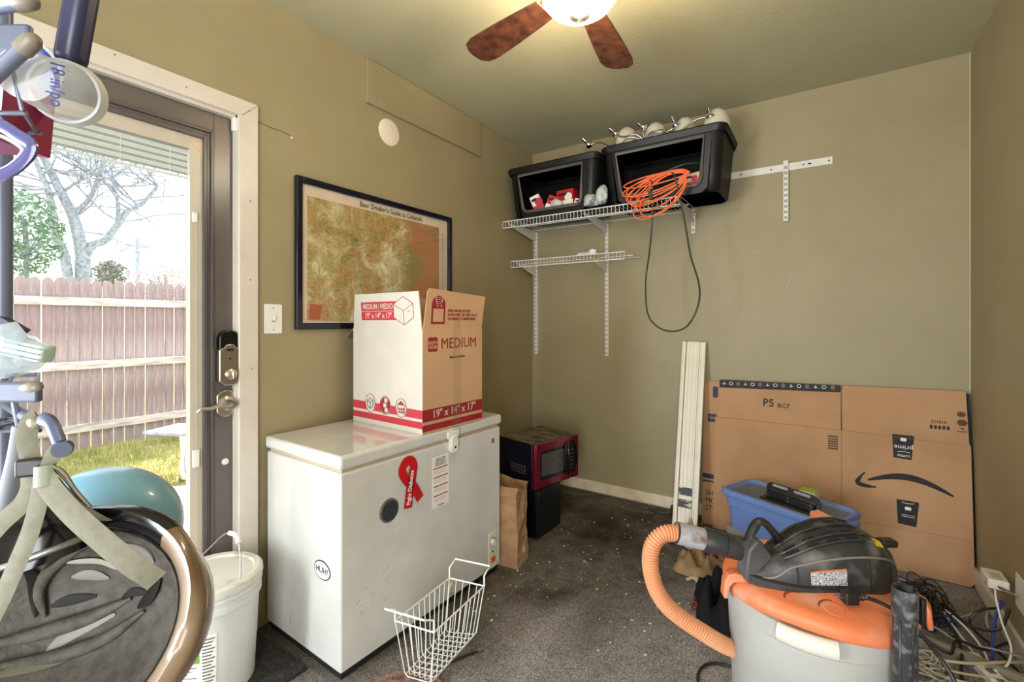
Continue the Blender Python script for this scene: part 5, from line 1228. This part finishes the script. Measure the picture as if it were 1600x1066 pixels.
# hose and cuff
HOSE = [(1.582, 1.24, 0.687), (1.546, 1.216, 0.684), (1.523, 1.2, 0.656), (1.517, 1.197, 0.608), (1.527, 1.203, 0.551), (1.55, 1.219, 0.503), (1.586, 1.243, 0.465), (1.634, 1.275, 0.427), (1.67, 1.323, 0.385), (1.707, 1.372, 0.35), (1.735, 1.41, 0.33)]
hp2 = smooth_path(HOSE, 26); N_ = len(hp2); L_ = [0]
for i in range(1, N_): L_.append(L_[-1]+(hp2[i]-hp2[i-1]).length)
tot = L_[-1]; fine = []; s_ = 0; i = 0; step = .0024
while s_ < tot:
    while L_[i+1] < s_: i += 1
    fine.append(lerp(hp2[i], hp2[i+1], (s_-L_[i])/(L_[i+1]-L_[i]))); s_ += step
cnt = [0]
def rad(t): cnt[0] += 1; return .0212 if cnt[0] % 3 < 2 else .0172
bm = mb(); tube(bm, fine, rad, 20); hs = obj('hose', bm, mat('orange_hose', (216, 150, 108), .45, c2=(206, 138, 98), scale=5), vac, sm=30)
a, b_ = V((1.572, 1.234, .6885)), V((1.716, 1.33, .646)); q = (b_-a).to_track_quat('Z', 'Y').to_matrix().to_4x4(); Mq = Matrix.Translation(a) @ q; L0_ = (b_-a).length
cf = obj('hose_cuff', lathe(mb(), [(.02, 0), (.026, .0), (.0265, L0_*.42), (.03, L0_*.45), (.031, L0_*.7), (.0285, L0_*.72), (.03, L0_*.76), (.03, L0_), (0, L0_)], 28, Mq), mat('cuff_black', (44, 44, 46), .35, c2=(120, 112, 108), scale=20, sharp=(.55, .75)), vac, sm=35)
obj('duct_tape', lathe(mb(), [(.0275, .002), (.0278, L0_*.25), (.0272, L0_*.4)], 28, Mq), mat('duct_tape', (176, 176, 182), .35, .3, c2=(120, 100, 90), scale=30, sharp=(.55, .7)), cf, sm=50)
# wand leaning beside the tank
wd = thing('vacuum_wand', 'black extension wand standing upright in front of the vacuum', 'wand', (2.029, 1.241, 0), VR)
WM_ = RT((2.029, 1.241, 0), VR)
bm = mb(); lathe(bm, [(.017, .0), (.0205, .0), (.0205, .625), (.0222, .63), (.0222, .684), (.0212, .687), (.0185, .687), (.0175, .5), (.017, 0)], 36, WM_); obj('tube', bm, mat('scuffed_black', (46, 46, 50), .5, c2=(136, 134, 136), scale=55, sharp=(.5, .8)), wd, sm=40)
bm = mb()
for a_ in (-150, -95, -60): box(bm, (.0200, -.0015, .01), (.0222, .0015, .625), WM_ @ Matrix.Rotation(radians(a_), 4, 'Z'))
obj('seam_ridge', bm, DUSTY, wd)
bm = mb(); obox(bm, (.034, 0, .64), (.010, .016, .055), WM_); box(bm, (.021, -.004, .64), (.034, .004, .65), WM_); box(bm, (.021, -.004, .622), (.034, .004, .628), WM_); obj('release_lever', bm, BLACK, wd, bev=.002)
# floor cord by the tank
bm = mb(); tube(bm, [(1.76, 1.72, .006), (1.68, 1.80, .006), (1.59, 1.80, .006), (1.54, 1.76, .006), (1.53, 1.69, .006), (1.56, 1.6, .006)], .005, 6, smooth=6); o = obj('floor_cable', bm, BLACK, sm=50); tag(o, 'black cord curling on the carpet left of the vacuum tank', 'cord')

# ------------------------------------------------------------------ right-hand corner: adapter and cables
ad_ = thing('wall_adapter', 'white power adapter plugged into the right wall above the cables', 'adapter', (2.44, 2.52, .2))
obj('brick', box(mb(), (2.412, 2.47, .222), (2.472, 2.575, .258)), WHITE, ad_, bev=.005)
bm = mb(); rect(bm, 0, 0, .03, .05, frame((2.428, 2.49, .2585), (1, 0, 0), (0, 1, 0))); obj('adapter_label', bm, mat('pale_grey', (196, 192, 186), .5), ad_)
obj('outlet_plate', box(mb(), (2.482, 2.37, .19), (2.488, 2.46, .31)), WHITE, ad_, bev=.002)
bm = mb(); tube(bm, [(2.44, 2.475, .235), (2.47, 2.44, .235), (2.484, 2.42, .24)], .006, 6, smooth=3); obj('adapter_prong', bm, CHROME, ad_)
bm = mb(); tube(bm, [(2.435, 2.49, .224), (2.435, 2.47, .18), (2.44, 2.42, .12), (2.445, 2.35, .08), (2.42, 2.28, .05), (2.38, 2.25, .03)], .0035, 6, smooth=5); obj('adapter_cord', bm, WIREM, ad_, sm=50)
rcb = random.Random(21)
cols = [('black', BLACK), ('white', WIREM), ('blue', mat('blue_cable', (44, 66, 150), .45)), ('grey', mat('grey_cable', (146, 142, 138), .5)), ('tan', mat('tan_cable', (196, 180, 140), .6))]
spec = [
 ('black', .0055, [(2.2, 2.78, .01), (2.22, 2.66, .06), (2.27, 2.5, .08), (2.31, 2.34, .05), (2.28, 2.15, .02)], 'thick black cable running forward from the vacuum lid edge'),
 ('black', .006, [(2.20, 2.62, .05), (2.29, 2.56, .08), (2.36, 2.45, .07), (2.43, 2.42, .1), (2.47, 2.47, .16)], 'thick black cable sweeping up to the right wall'),
 ('black', .0045, [(2.48, 2.62, .12), (2.465, 2.56, .12), (2.40, 2.53, .1), (2.37, 2.5, .05), (2.42, 2.40, .03), (2.46, 2.3, .02)], 'thin black cable arching off the right baseboard'),
 ('white', .004, [(2.18, 2.84, .02), (2.24, 2.74, .05), (2.29, 2.62, .05), (2.32, 2.5, .03), (2.35, 2.35, .02)], 'white cable crossing the black bundle'),
 ('white', .004, [(2.16, 2.7, .05), (2.25, 2.62, .06), (2.33, 2.5, .06), (2.38, 2.36, .03), (2.36, 2.2, .01)], 'white cable lying nearest the vacuum lid'),
 ('blue', .0045, [(2.12, 2.9, .01), (2.18, 2.80, .03), (2.25, 2.66, .05), (2.3, 2.5, .03)], 'blue network cable beside the cardboard sheet'),
 ('blue', .0055, [(2.46, 2.5, .17), (2.43, 2.46, .12), (2.41, 2.40, .06), (2.38, 2.30, .03), (2.3, 2.25, .02)], 'blue cable dropping beside the white adapter'),
 ('blue', .004, [(2.14, 2.88, .02), (2.2, 2.78, .05), (2.26, 2.68, .06), (2.34, 2.52, .02)], 'second pale blue cable next to the blue one'),
 ('grey', .0045, [(2.24, 2.58, .01), (2.33, 2.60, .01), (2.4, 2.62, .04), (2.43, 2.56, .1), (2.41, 2.48, .09), (2.42, 2.40, .03)], 'grey cable looping against the right baseboard'),
 ('grey', .004, [(2.2, 2.5, .02), (2.26, 2.42, .04), (2.32, 2.38, .03), (2.4, 2.36, .05), (2.46, 2.3, .08)], 'grey cable over the tan bundle'),
 ('tan', .005, [(2.15, 2.15, .02), (2.25, 2.12, .03), (2.35, 2.14, .03), (2.46, 2.18, .02)], 'tan cable at the very bottom right'),
 ('tan', .005, [(2.24, 2.2, .04), (2.32, 2.22, .05), (2.4, 2.28, .05), (2.47, 2.36, .03)], 'tan cable climbing toward the right wall'),
 ('tan', .004, [(2.16, 2.2, .02), (2.26, 2.17, .03), (2.36, 2.2, .03), (2.47, 2.24, .02)], 'second tan cable above the bottom one'),
 ('black', .005, [(2.16, 2.4, .02), (2.2, 2.3, .05), (2.27, 2.26, .04), (2.3, 2.33, .06), (2.38, 2.36, .04), (2.46, 2.44, .05)], 'black cable tangled through the pile'),
]
for cn_, r_, pts, lb_ in spec:
    bm = mb(); tube(bm, pts, r_, 7, smooth=7); o = obj(cn_+'_cable', bm, dict(cols)[cn_], sm=50); tag(o, lb_, 'cable', 'loose cables on the floor by the right wall')
bm = mb()
for k in range(34):
    c_ = V((2.25+rcb.uniform(-.05, .05), 2.58+rcb.uniform(-.08, .08), .045+rcb.uniform(-.03, .05))); w_ = rcb.uniform(.03, .065)
    tube(bm, [c_+V((w_*cos(q)*.8, w_*2*sin(q), .012*sin(q*2+k))) for q in [j/9*2*pi for j in range(9)]], .0028, 5, closed=True, smooth=3)
o = obj('black_cable_tangle', bm, BLACK, sm=50); tag(o, 'dense tangle of thin black cables behind the vacuum', 'cable', kind='stuff')
bm = mb()
for k in range(16):
    c_ = V((2.2+rcb.uniform(-.03, .03), 2.16+rcb.uniform(-.03, .04), .028+rcb.uniform(-.015, .02))); w_ = rcb.uniform(.03, .05)
    tube(bm, [c_+V((w_*cos(q), w_*1.2*sin(q), .01*sin(q*2+k))) for q in [j/9*2*pi for j in range(9)]], .0026, 5, closed=True, smooth=3)
o = obj('pale_cable_coil', bm, mat('pale_cable', (176, 170, 154), .5), sm=50); tag(o, 'coil of thin pale cable right of the upright wand', 'cable', kind='stuff')
bm = mb(); box(bm, (0, -.01, 0), (.30, .01, .045), RT((2.17, 2.33, .003), radians(-17))); o = obj('trim_strip', bm, mat('taupe_strip', (142, 132, 118), .6)); tag(o, 'taupe wooden strip lying among the cables', 'strip')
o = obj('power_strip', box(mb(), (0, 0, 0), (.05, .24, .03), RT((2.395, 2.1, .002), radians(20))), WHITE, bev=.006); tag(o, 'white power strip under the cables at the right edge', 'power strip')
bm = mb()
for k in range(4): obox(bm, (.025, .04+k*.05, .031), (.02, .024, .003), RT((2.395, 2.1, .002), radians(20)))
obj('socket', bm, INKG, o)

# ------------------------------------------------------------------ foreground rack with helmets (beside the camera)
FD = V((-.5563, .831, 0)); RD = V((.831, .5563, 0)); UD = V((0, 0, 1))
CAMP = V((1.887, 0, 1.235))
def K(l, u, d): return CAMP+FD*d+RD*l+UD*u       # rack's own frame: l right, u up, d forward, metres
RACKM = mat('rack_grey', (104, 108, 126), .4, .3); CAP = mat('rack_cap', (120, 112, 96), .4)
rk_ = thing('storage_rack', 'grey metal wire storage rack at the left edge holding the helmets', 'rack', K(-.66, -1.235, .58), VR)
def pole(l, d, r=.009):
    bm = mb(); tube(bm, [K(l, -1.235, d), K(l, .62, d)], r, 12); return obj('post', bm, RACKM, rk_, sm=60)
pole(-.80, .727, .0115); pole(-1.02, .50)
def rod(name, a, b_, r, m=RACKM, cap=True):
    bm = mb(); tube(bm, [K(*a), K(*b_)], r, 12); o = obj(name, bm, m, rk_, sm=60)
    if cap: obj('end_cap', lathe(mb(), [(0, .012), (r*.7, .01), (r*1.15, .004), (r*1.2, -.012), (0, -.012)], 16, Matrix.Translation(K(*b_)) @ (K(*b_)-K(*a)).to_track_quat('Z', 'Y').to_matrix().to_4x4()), CAP, o, sm=50)
    return o
# middle wire basket
bm = mb(); box(bm, (-.93, -.01, -.086), (-.505, .0, -.064), RT(K(0, 0, .5)-UD*0, VR) if False else Matrix.Translation(K(0, 0, .5)) @ Matrix.Rotation(VR, 4, 'Z')); obj('basket_band', bm, RACKM, rk_, bev=.003)
bm = mb()
for k in range(13): 
    l = -.91+k*.031; tube(bm, [K(l, -.086, .5), K(l, -.118, .505), K(l-.035, -.122, .58)], .0028, 6)
for d_ in (.52, .55, .58): tube(bm, [K(-.93, -.122, d_), K(-.51-(d_-.5), -.122, d_)], .0026, 6)
obj('basket_wires', bm, RACKM, rk_)
rod('hook_rod', (-.62, -.075, .52), (-.513, -.070, .495), .006)
rod('hook_rod', (-.60, -.098, .55), (-.494, -.104, .48), .006)
bm = mb()
for k in range(14): l = -.91+k*.0305; tube(bm, [K(l, -.066, .5), K(l-.085, -.066, .585)], .0022, 6)
tube(bm, [K(-1.0, -.067, .585), K(-.60, -.067, .585)], .003, 6)
for u_ in (-.07, .30): tube(bm, [K(-.80, u_, .727), K(-.80, u_, .505)], .004, 6); tube(bm, [K(-1.02, u_, .5), K(-.92, u_, .5)], .004, 6)
obj('deck_wires', bm, RACKM, rk_, kind='stuff')
# top wire basket
rod('hook_rod', (-.61, .22, .50), (-.498, .288, .478), .0075)
rod('hook_rod', (-.60, .335, .50), (-.493, .327, .47), .0085)
bm = mb(); box(bm, (-.93, -.008, .288), (-.515, .0, .318), Matrix.Translation(K(0, 0, .5)) @ Matrix.Rotation(VR, 4, 'Z')); obj('basket_band', bm, RACKM, rk_, bev=.003)
bm = mb()
for k in range(15):
    l = -.93+k*.0275; tube(bm, [K(l, .29, .5), K(l+.008, .262, .5), K(l+.010, .232, .505), K(l-.03, .228, .56)], .0022, 6)
tube(bm, [K(-.93, .228, .56), K(-.57, .228, .56)], .0025, 6); tube(bm, [K(-.93, .23, .51), K(-.535, .23, .51)], .0025, 6)
obj('basket_wires', bm, RACKM, rk_)
# bowl, pack, cup, carton, goggles
o = thing('blue_bowl', 'white rimmed blue bowl in the top wire basket', 'bowl', K(-.575, .226, .56))
Mb = Matrix.Translation(K(-.625, .318, .57)) @ Matrix.Rotation(VR+radians(40), 4, 'Z') @ Matrix.Rotation(radians(75), 4, 'X') @ Matrix.Scale(.62, 4)
obj('shell', lathe(mb(), [(0, -.03), (.05, -.028), (.075, -.01), (.082, .0), (.08, .002), (.07, -.008), (0, -.024)], 36, Mb), mat('bowl_blue', (30, 62, 150), .3), o, sm=50)
bm = mb(); tube(bm, [(.082*cos(k/36*2*pi), .082*sin(k/36*2*pi), .001) for k in range(36)], .0035, 6, closed=True, M=Mb); obj('rim', bm, PAPER, o, sm=60)
bm = mb(); box(bm, (0, 0, 0), (.03, .03, .2), Matrix.Translation(K(-.588, .335, .585)) @ Matrix.Rotation(VR, 4, 'Z') @ Matrix.Rotation(radians(10), 4, 'Y')); o = obj('navy_case', bm, mat('navy_case', (44, 46, 78), .35), bev=.01); tag(o, 'dark navy case behind the top basket at the upper left corner', 'case')
cu = thing('measuring_cup', 'clear plastic measuring cup lying on its side with blue markings', 'cup', K(-.55, .2, .5))
a, b_ = K(-.527, .267, .50), K(-.5535, .286, .582); Mq = Matrix.Translation(a) @ (b_-a).to_track_quat('Z', 'Y').to_matrix().to_4x4()
MILK = glass_mat('milky_plastic', (.93, .93, .93), milky=.4)
obj('cup_wall', lathe(mb(), [(0, 0), (.026, .0), (.034, (b_-a).length*.86)], 32, Mq), MILK, cu, sm=50)
obj('cup_rim', lathe(mb(), [(.034, (b_-a).length*.8), (.037, (b_-a).length*.8), (.038, (b_-a).length), (.034, (b_-a).length), (.034, (b_-a).length*.8)], 32, Mq), mat('milk_white', (222, 226, 234), .35), cu, sm=50)
text('18 in/po', .017, frame(K(-.536, .262, .542)+(RD*.73-FD*.68)*.047, tuple(-UD), tuple(RD*.69+FD*.73)), mat('print_blue', (60, 70, 150), .5), cu, sx=.9)
o = thing('maroon_carton', 'maroon carton with a dark square in the rack below the clear cup', 'carton', K(-.62, .12, .52))
Mx = Matrix.Translation(K(-.645, .213, .56)) @ Matrix.Rotation(VR, 4, 'Z') @ Matrix.Rotation(radians(5), 4, 'Y')
obj('carton', box(mb(), (-.08, -.03, 0), (.058, .03, .078), Mx), mat('maroon', (150, 30, 72), .4), o, bev=.002)
bm = mb(); rect(bm, -.03, .02, .0, .055, Mx @ frame((.0, -.0306, 0), (1, 0, 0), (0, 0, 1))); obj('dark_square', bm, NAVY, o)
bm = mb(); rect(bm, .048, .0, .058, .078, Mx @ frame((.0, -.0305, 0), (1, 0, 0), (0, 0, 1))); obj('pink_edge', bm, mat('pale_pink', (220, 190, 205), .5), o)
o = thing('clear_goggles', 'purple-blue transparent goggles hanging below the maroon carton', 'goggles', K(-.6, .1, .5))
def Q(x, y, w_): return ((x-800)/723*w_, (503-y)/723*w_, w_)
GM = mat('violet_plastic', (92, 92, 142), .15, trans=.3)
bm = mb(); tube(bm, [K(*Q(*q)) for q in ((-30, 190, .5), (0, 195, .5), (28, 212, .5), (46, 224, .5), (48, 236, .5), (36, 252, .5), (14, 268, .5), (-30, 284, .5))], .0055, 8, smooth=6, flat=(1.3, .7)); obj('frame', bm, GM, o, sm=60)
bm = mb(); tube(bm, [K(*Q(*q)) for q in ((-30, 208, .499), (0, 212, .499), (30, 228, .499), (34, 240, .499), (10, 262, .499), (-30, 276, .499))], .002, 6, smooth=6); obj('lens_rim', bm, PAPER, o, sm=60)
bm = mb(); poly(bm, [Q(*q)[:2] for q in ((-30, 205, .5), (0, 210, .5), (40, 226, .5), (42, 240, .5), (12, 264, .5), (-30, 278, .5))], Matrix.Translation(K(0, 0, .502)) @ Matrix.Rotation(VR, 4, 'Z') @ Matrix.Rotation(pi/2, 4, 'X'), .001); obj('lens', bm, glass_mat('lens', (.8, .82, .98)), o)
# plastic bag and green pouch in the middle basket
crumple('clear_bag', K(-.592, -.040, .53), (.045, .035, .032), glass_mat('bag_film', (.84, .89, .94), milky=.35), 'crumpled clear plastic bag in the middle wire basket', 'bag', 31, amp=.35)
bm = mb(); Mx = Matrix.Translation(K(-.568, -.04, .53)) @ Matrix.Rotation(VR, 4, 'Z') @ Matrix.Rotation(radians(12), 4, 'Y')
box(bm, (-.045, -.010, .0), (.036, .010, .020), Mx); o = obj('green_pouch', bm, mat('mint_foil', (186, 206, 196), .35, c2=(160, 186, 174), scale=20), bev=.004); tag(o, 'pale green printed pouch sticking out of the plastic bag', 'pouch')
bm = mb()
for k in range(3): box(bm, (-.045, -.0105, .004+.006*k), (.036, -.010, .005+.006*k), Mx)
obj('pouch_lines', bm, mat('dark_green_line', (70, 96, 90), .5), o)
bm = mb(); poly(bm, [(-.68, .012), (-.68, -.03), (-.60, -.016), (-.592, -.010), (-.62, .006)], Matrix.Translation(K(0, 0, .56)) @ Matrix.Rotation(VR, 4, 'Z') @ Matrix.Rotation(pi/2, 4, 'X'), .01); o = obj('blue_folder', bm, NAVY); tag(o, 'pointed dark blue corner of a folder standing in the middle basket', 'folder')
# ---- helmets
HR = Matrix(((RD.x, 0, FD.x, 0), (RD.y, 0, FD.y, 0), (0, 1, 0, 0), (0, 0, 0, 1)))  # columns: right, up, forward
def helm_frame(l, u, d, tilt, roll=0):
    # local z = dome direction (away from the opening); local x = length of helmet, y = width
    n = (FD*cos(tilt)-UD*sin(tilt)).normalized(); r = RD.copy(); y = n.cross(r).normalized()
    M = Matrix(((r.x, y.x, n.x, 0), (r.y, y.y, n.y, 0), (r.z, y.z, n.z, 0), (0, 0, 0, 1)))
    return Matrix.Translation(K(l, u, d)) @ M @ Matrix.Rotation(roll, 4, 'Z')
HM = helm_frame(-.510, -.345, .50, radians(32), radians(-12))
hel = thing('bicycle_helmet', 'upturned brown bicycle helmet hanging from the rack, grey foam inside showing', 'helmet', K(-.485, -.44, .56))
A, B, Dp = .158, .125, .135
def ell(a_, phi, s=1, dz=0):     # phi 0 rim .. 90 apex
    return V((A*s*cos(phi)*cos(a_), B*s*cos(phi)*sin(a_), Dp*s*sin(phi)+dz))
def shell(s, nphi=10, na=48, wav=0):
    bm = mb(); g = []
    for i in range(nphi):
        phi = radians(90)*i/(nphi-1)*.985
        g.append([bm.verts.new(HM @ (ell(2*pi*k/na, phi, s)+V((0, 0, (wav*sin(3*2*pi*k/na) if i == 0 else 0))))) for k in range(na)])
    for i in range(nphi-1):
        for k in range(na): bm.faces.new((g[i][k], g[i][(k+1) % na], g[i+1][(k+1) % na], g[i+1][k]))
    bm.faces.new(g[-1]); return bm
FOAM = mat('grey_foam', (92, 87, 80), .75, c2=(72, 68, 62), scale=60, bump=.25, bscale=180)
obj('foam_liner', shell(.90), FOAM, hel, sm=60)
OUT = mat('brown_shell', (128, 108, 86), .32, c2=(118, 82, 54), scale=14, sharp=(.45, .7), coat=.4)
obj('outer_shell', shell(1.04), OUT, hel, sm=60)
bm = mb(); R4 = []
for k in range(64):
    a_ = 2*pi*k/64; w_ = 1+.02*sin(5*a_); row = []
    for (s_, z_) in ((1.05, .012), (1.09*w_, -.002), (1.085*w_, -.014), (1.04, -.02), (.97, -.014), (.90, .0), (.895, .012)):
        row.append(bm.verts.new(HM @ V((A*s_*cos(a_), B*s_*sin(a_), z_))))
    R4.append(row)
for k in range(64):
    for j in range(6): bm.faces.new((R4[k][j], R4[(k+1) % 64][j], R4[(k+1) % 64][j+1], R4[k][j+1])).material_index = 1 if 33 < k < 57 else 0
obj('rim_band', bm, [OUT, BLACKG], hel, sm=60)
bm = mb(); tube(bm, [HM @ V((A*.885*cos(q/40*2*pi), B*.885*sin(q/40*2*pi), .012)) for q in range(40)], .007, 8, closed=True, flat=(1.4, .5), up=tuple(HM.to_3x3() @ V((0, 0, 1)))); obj('fit_ring', bm, BLACKG, hel, sm=60)
HMi = HM.inverted()
def inner(x, y, s_=.885):      # point of the liner seen along a direction from the camera side
    l_, u_, w_ = Q(x, y, 1); o_ = HMi @ K(0, 0, 0); d_ = (HMi @ K(l_, u_, w_))-o_
    sc = V((1/(A*s_), 1/(B*s_), 1/(Dp*s_))); o2 = V((o_.x*sc.x, o_.y*sc.y, o_.z*sc.z)); d2 = V((d_.x*sc.x, d_.y*sc.y, d_.z*sc.z))
    a_ = d2.dot(d2); b_ = 2*o2.dot(d2); c_ = o2.dot(o2)-1; q_ = max(b_*b_-4*a_*c_, 0)
    return HM @ (o_+d_*((-b_+sqrt(q_))/(2*a_)))
def pad(name, pts, wd, m, s=.885, th=.3, n=8):
    L2 = smooth_path([inner(x, y, s) for x, y in pts], 6); bm = mb(); c0 = HM @ V((0, 0, 0)); nn = (c0-L2[len(L2)//2]).normalized()
    tube(bm, L2, lambda t: wd*max(.15, sin(pi*min(max(t, .03), .97))**.6), n, flat=(th, 1), up=tuple(nn)); return obj(name, bm, m, hel, sm=60)
VOID = mat('vent_dark', (34, 32, 30), .8); VL = mat('vent_light', (136, 132, 122), .6)
pad('foam_ridge', [(-30, 1012), (60, 990), (140, 965), (205, 935)], .010, FOAM, .87, .9)
pad('foam_ridge', [(-30, 1045), (70, 1030), (160, 1000), (225, 955)], .009, FOAM, .87, .9)
pad('foam_ridge', [(70, 965), (60, 920), (90, 880), (140, 850)], .008, FOAM, .875, .9)
pad('vent_slot', [(78, 948), (110, 938), (150, 932)], .007, VOID)
pad('vent_slot', [(70, 1022), (110, 992), (180, 960)], .008, VL)
pad('vent_slot', [(112, 902), (140, 898), (170, 904)], .0075, VL)
pad('vent_slot', [(195, 850), (222, 862), (240, 880)], .010, VL)
pad('vent_slot', [(190, 935), (210, 925), (230, 928)], .006, VOID)
pad('label_strip', [(100, 880), (130, 877), (158, 878), (182, 890)], .0045, mat('grey_label', (176, 172, 160), .6), .87)
pad('olive_strap', [(-30, 1062), (90, 1030), (172, 985)], .007, mat('olive_web', (100, 98, 78), .8), .865)
pad('strap_anchor', [(35, 885), (52, 905), (56, 935), (56, 965)], .007, BLACK, .86)
pad('strap_anchor', [(60, 905), (85, 880), (100, 850), (125, 828)], .007, BLACK, .86)
pad('strap_anchor', [(215, 950), (232, 935), (250, 905)], .008, BLACK, .865)
# straps to the hook
WEB = mat('tan_webbing', (102, 97, 80), .8, c2=(92, 87, 70), scale=90)
HK = (-.503, -.118, .482)
def web(name, pts, m=WEB, w_=.0115, par=None, flat=(.13, 1), up=(0, 0, 1)):
    bm = mb(); tube(bm, [K(*p) for p in pts], w_, 6, smooth=7, flat=flat, up=up); o = obj(name, bm, m, par or hel, sm=60); return o
fu = tuple(-FD)
web('chin_strap', [Q(*q) for q in ((68, 745, .462), (82, 768, .458), (115, 805, .455), (160, 845, .452), (205, 882, .452), (245, 908, .46))], w_=.0125, up=fu)
web('chin_strap', [Q(*q) for q in ((66, 745, .464), (60, 785, .46), (46, 835, .455), (25, 885, .455), (5, 930, .46), (-20, 980, .465))], w_=.0095, up=fu)
web('chin_strap', [Q(*q) for q in ((46, 740, .472), (45, 765, .47), (32, 790, .468), (5, 815, .466), (-30, 855, .466))], w_=.0095, up=fu)
web('chin_strap', [Q(*q) for q in ((74, 745, .475), (95, 768, .49), (128, 795, .52), (160, 812, .55))], w_=.012, up=fu)
web('chin_strap', [Q(*q) for q in ((60, 653, .478), (46, 662, .476), (42, 690, .474), (48, 720, .472), (46, 745, .472))], w_=.0095, up=fu)
web('chin_strap', [Q(*q) for q in ((92, 698, .470), (82, 712, .468), (74, 730, .466), (68, 750, .463))], w_=.0075, up=fu)
bm = mb(); tube(bm, [K(*Q(70, 728, .464)), K(*Q(70, 760, .461))], .010, 10, flat=(.6, 1), up=fu); obj('knot_keeper', bm, mat('olive_keeper', (112, 116, 96), .6), hel, sm=50)
bm = mb(); Mx = Matrix.Translation(K(*Q(52, 730, .468))) @ Matrix.Rotation(VR+.5, 4, 'Z'); box(bm, (-.013, -.005, -.009), (.013, .005, .009), Mx); obj('slide_buckle', bm, BLACK, hel, bev=.003)
bm = mb(); tube(bm, [K(*Q(66, 655, .476)), K(*Q(80, 662, .474)), K(*Q(93, 692, .47))], .0075, 8, flat=(.7, 1), up=fu, smooth=3); lathe(bm, [(0, -.006), (.008, -.006), (.009, 0), (.008, .006), (0, .006)], 16, Matrix.Translation(K(*Q(98, 701, .468))) @ Matrix.Rotation(VR+.6, 4, 'Z') @ Matrix.Rotation(pi/2, 4, 'X')); obj('side_buckle', bm, mat('buckle_slate', (60, 66, 92), .35), hel, sm=50)
bm = mb(); tube(bm, [K(*Q(*q)) for q in ((82, 728, .462), (100, 738, .461), (118, 765, .46), (142, 793, .46))], .0016, 6, smooth=6); tube(bm, [K(*Q(*q)) for q in ((84, 732, .464), (104, 752, .464), (120, 775, .464), (136, 790, .464))], .0014, 6, smooth=6); obj('loose_cord', bm, WEB, hel)
web('black_strap', [Q(*q) for q in ((34, 668, .49), (26, 715, .488), (14, 765, .488), (2, 815, .49))], BLACK, .011, up=fu)
# second and third helmets
hb_ = thing('blue_helmet', 'pale blue helmet shell hanging behind the brown one', 'helmet', K(-.68, -.45, .775))
M3 = Matrix.Translation(K(-.68, -.345, .775)) @ Matrix.Rotation(VR, 4, 'Z')
bm = mb(); g = []
for i in range(12):
    phi = radians(-20+110*i/11*.985); g.append([bm.verts.new(M3 @ V((.115*cos(phi)*cos(2*pi*k/40), .09*cos(phi)*sin(2*pi*k/40), .100*sin(phi)))) for k in range(40)])
for i in range(11):
    for k in range(40): bm.faces.new((g[i][k], g[i][(k+1) % 40], g[i+1][(k+1) % 40], g[i+1][k]))
bm.faces.new(g[-1]); obj('shell', bm, mat('pale_blue_shell', (120, 168, 192), .35, coat=.3), hb_, sm=60)
bm = mb(); tube(bm, [M3 @ V((.110*cos(k/36*2*pi), .086*sin(k/36*2*pi), -.033)) for k in range(36)], .006, 8, closed=True); obj('edge_trim', bm, OUT, hb_, sm=60)
bl3 = thing('black_helmet', 'glossy black helmet between the brown and the pale blue ones', 'helmet', K(-.55, -.35, .58))
M3 = Matrix.Translation(K(-.585, -.275, .54)) @ Matrix.Rotation(VR, 4, 'Z') @ Matrix.Rotation(radians(-16), 4, 'Y')
bm = mb(); g = []
for i in range(12):
    phi = radians(-10+100*i/11*.985); g.append([bm.verts.new(M3 @ V((.09*cos(phi)*cos(2*pi*k/40), .045*cos(phi)*sin(2*pi*k/40), .07*sin(phi)))) for k in range(40)])
for i in range(11):
    for k in range(40): bm.faces.new((g[i][k], g[i][(k+1) % 40], g[i+1][(k+1) % 40], g[i+1][k]))
bm.faces.new(g[-1]); obj('shell', bm, BLACKG, bl3, sm=60)
bm = mb(); tube(bm, [M3 @ V((.092*cos(k/36*2*pi), .047*sin(k/36*2*pi), .0)) for k in range(36)], .004, 8, closed=True); obj('edge_trim', bm, STEEL, bl3, sm=60)
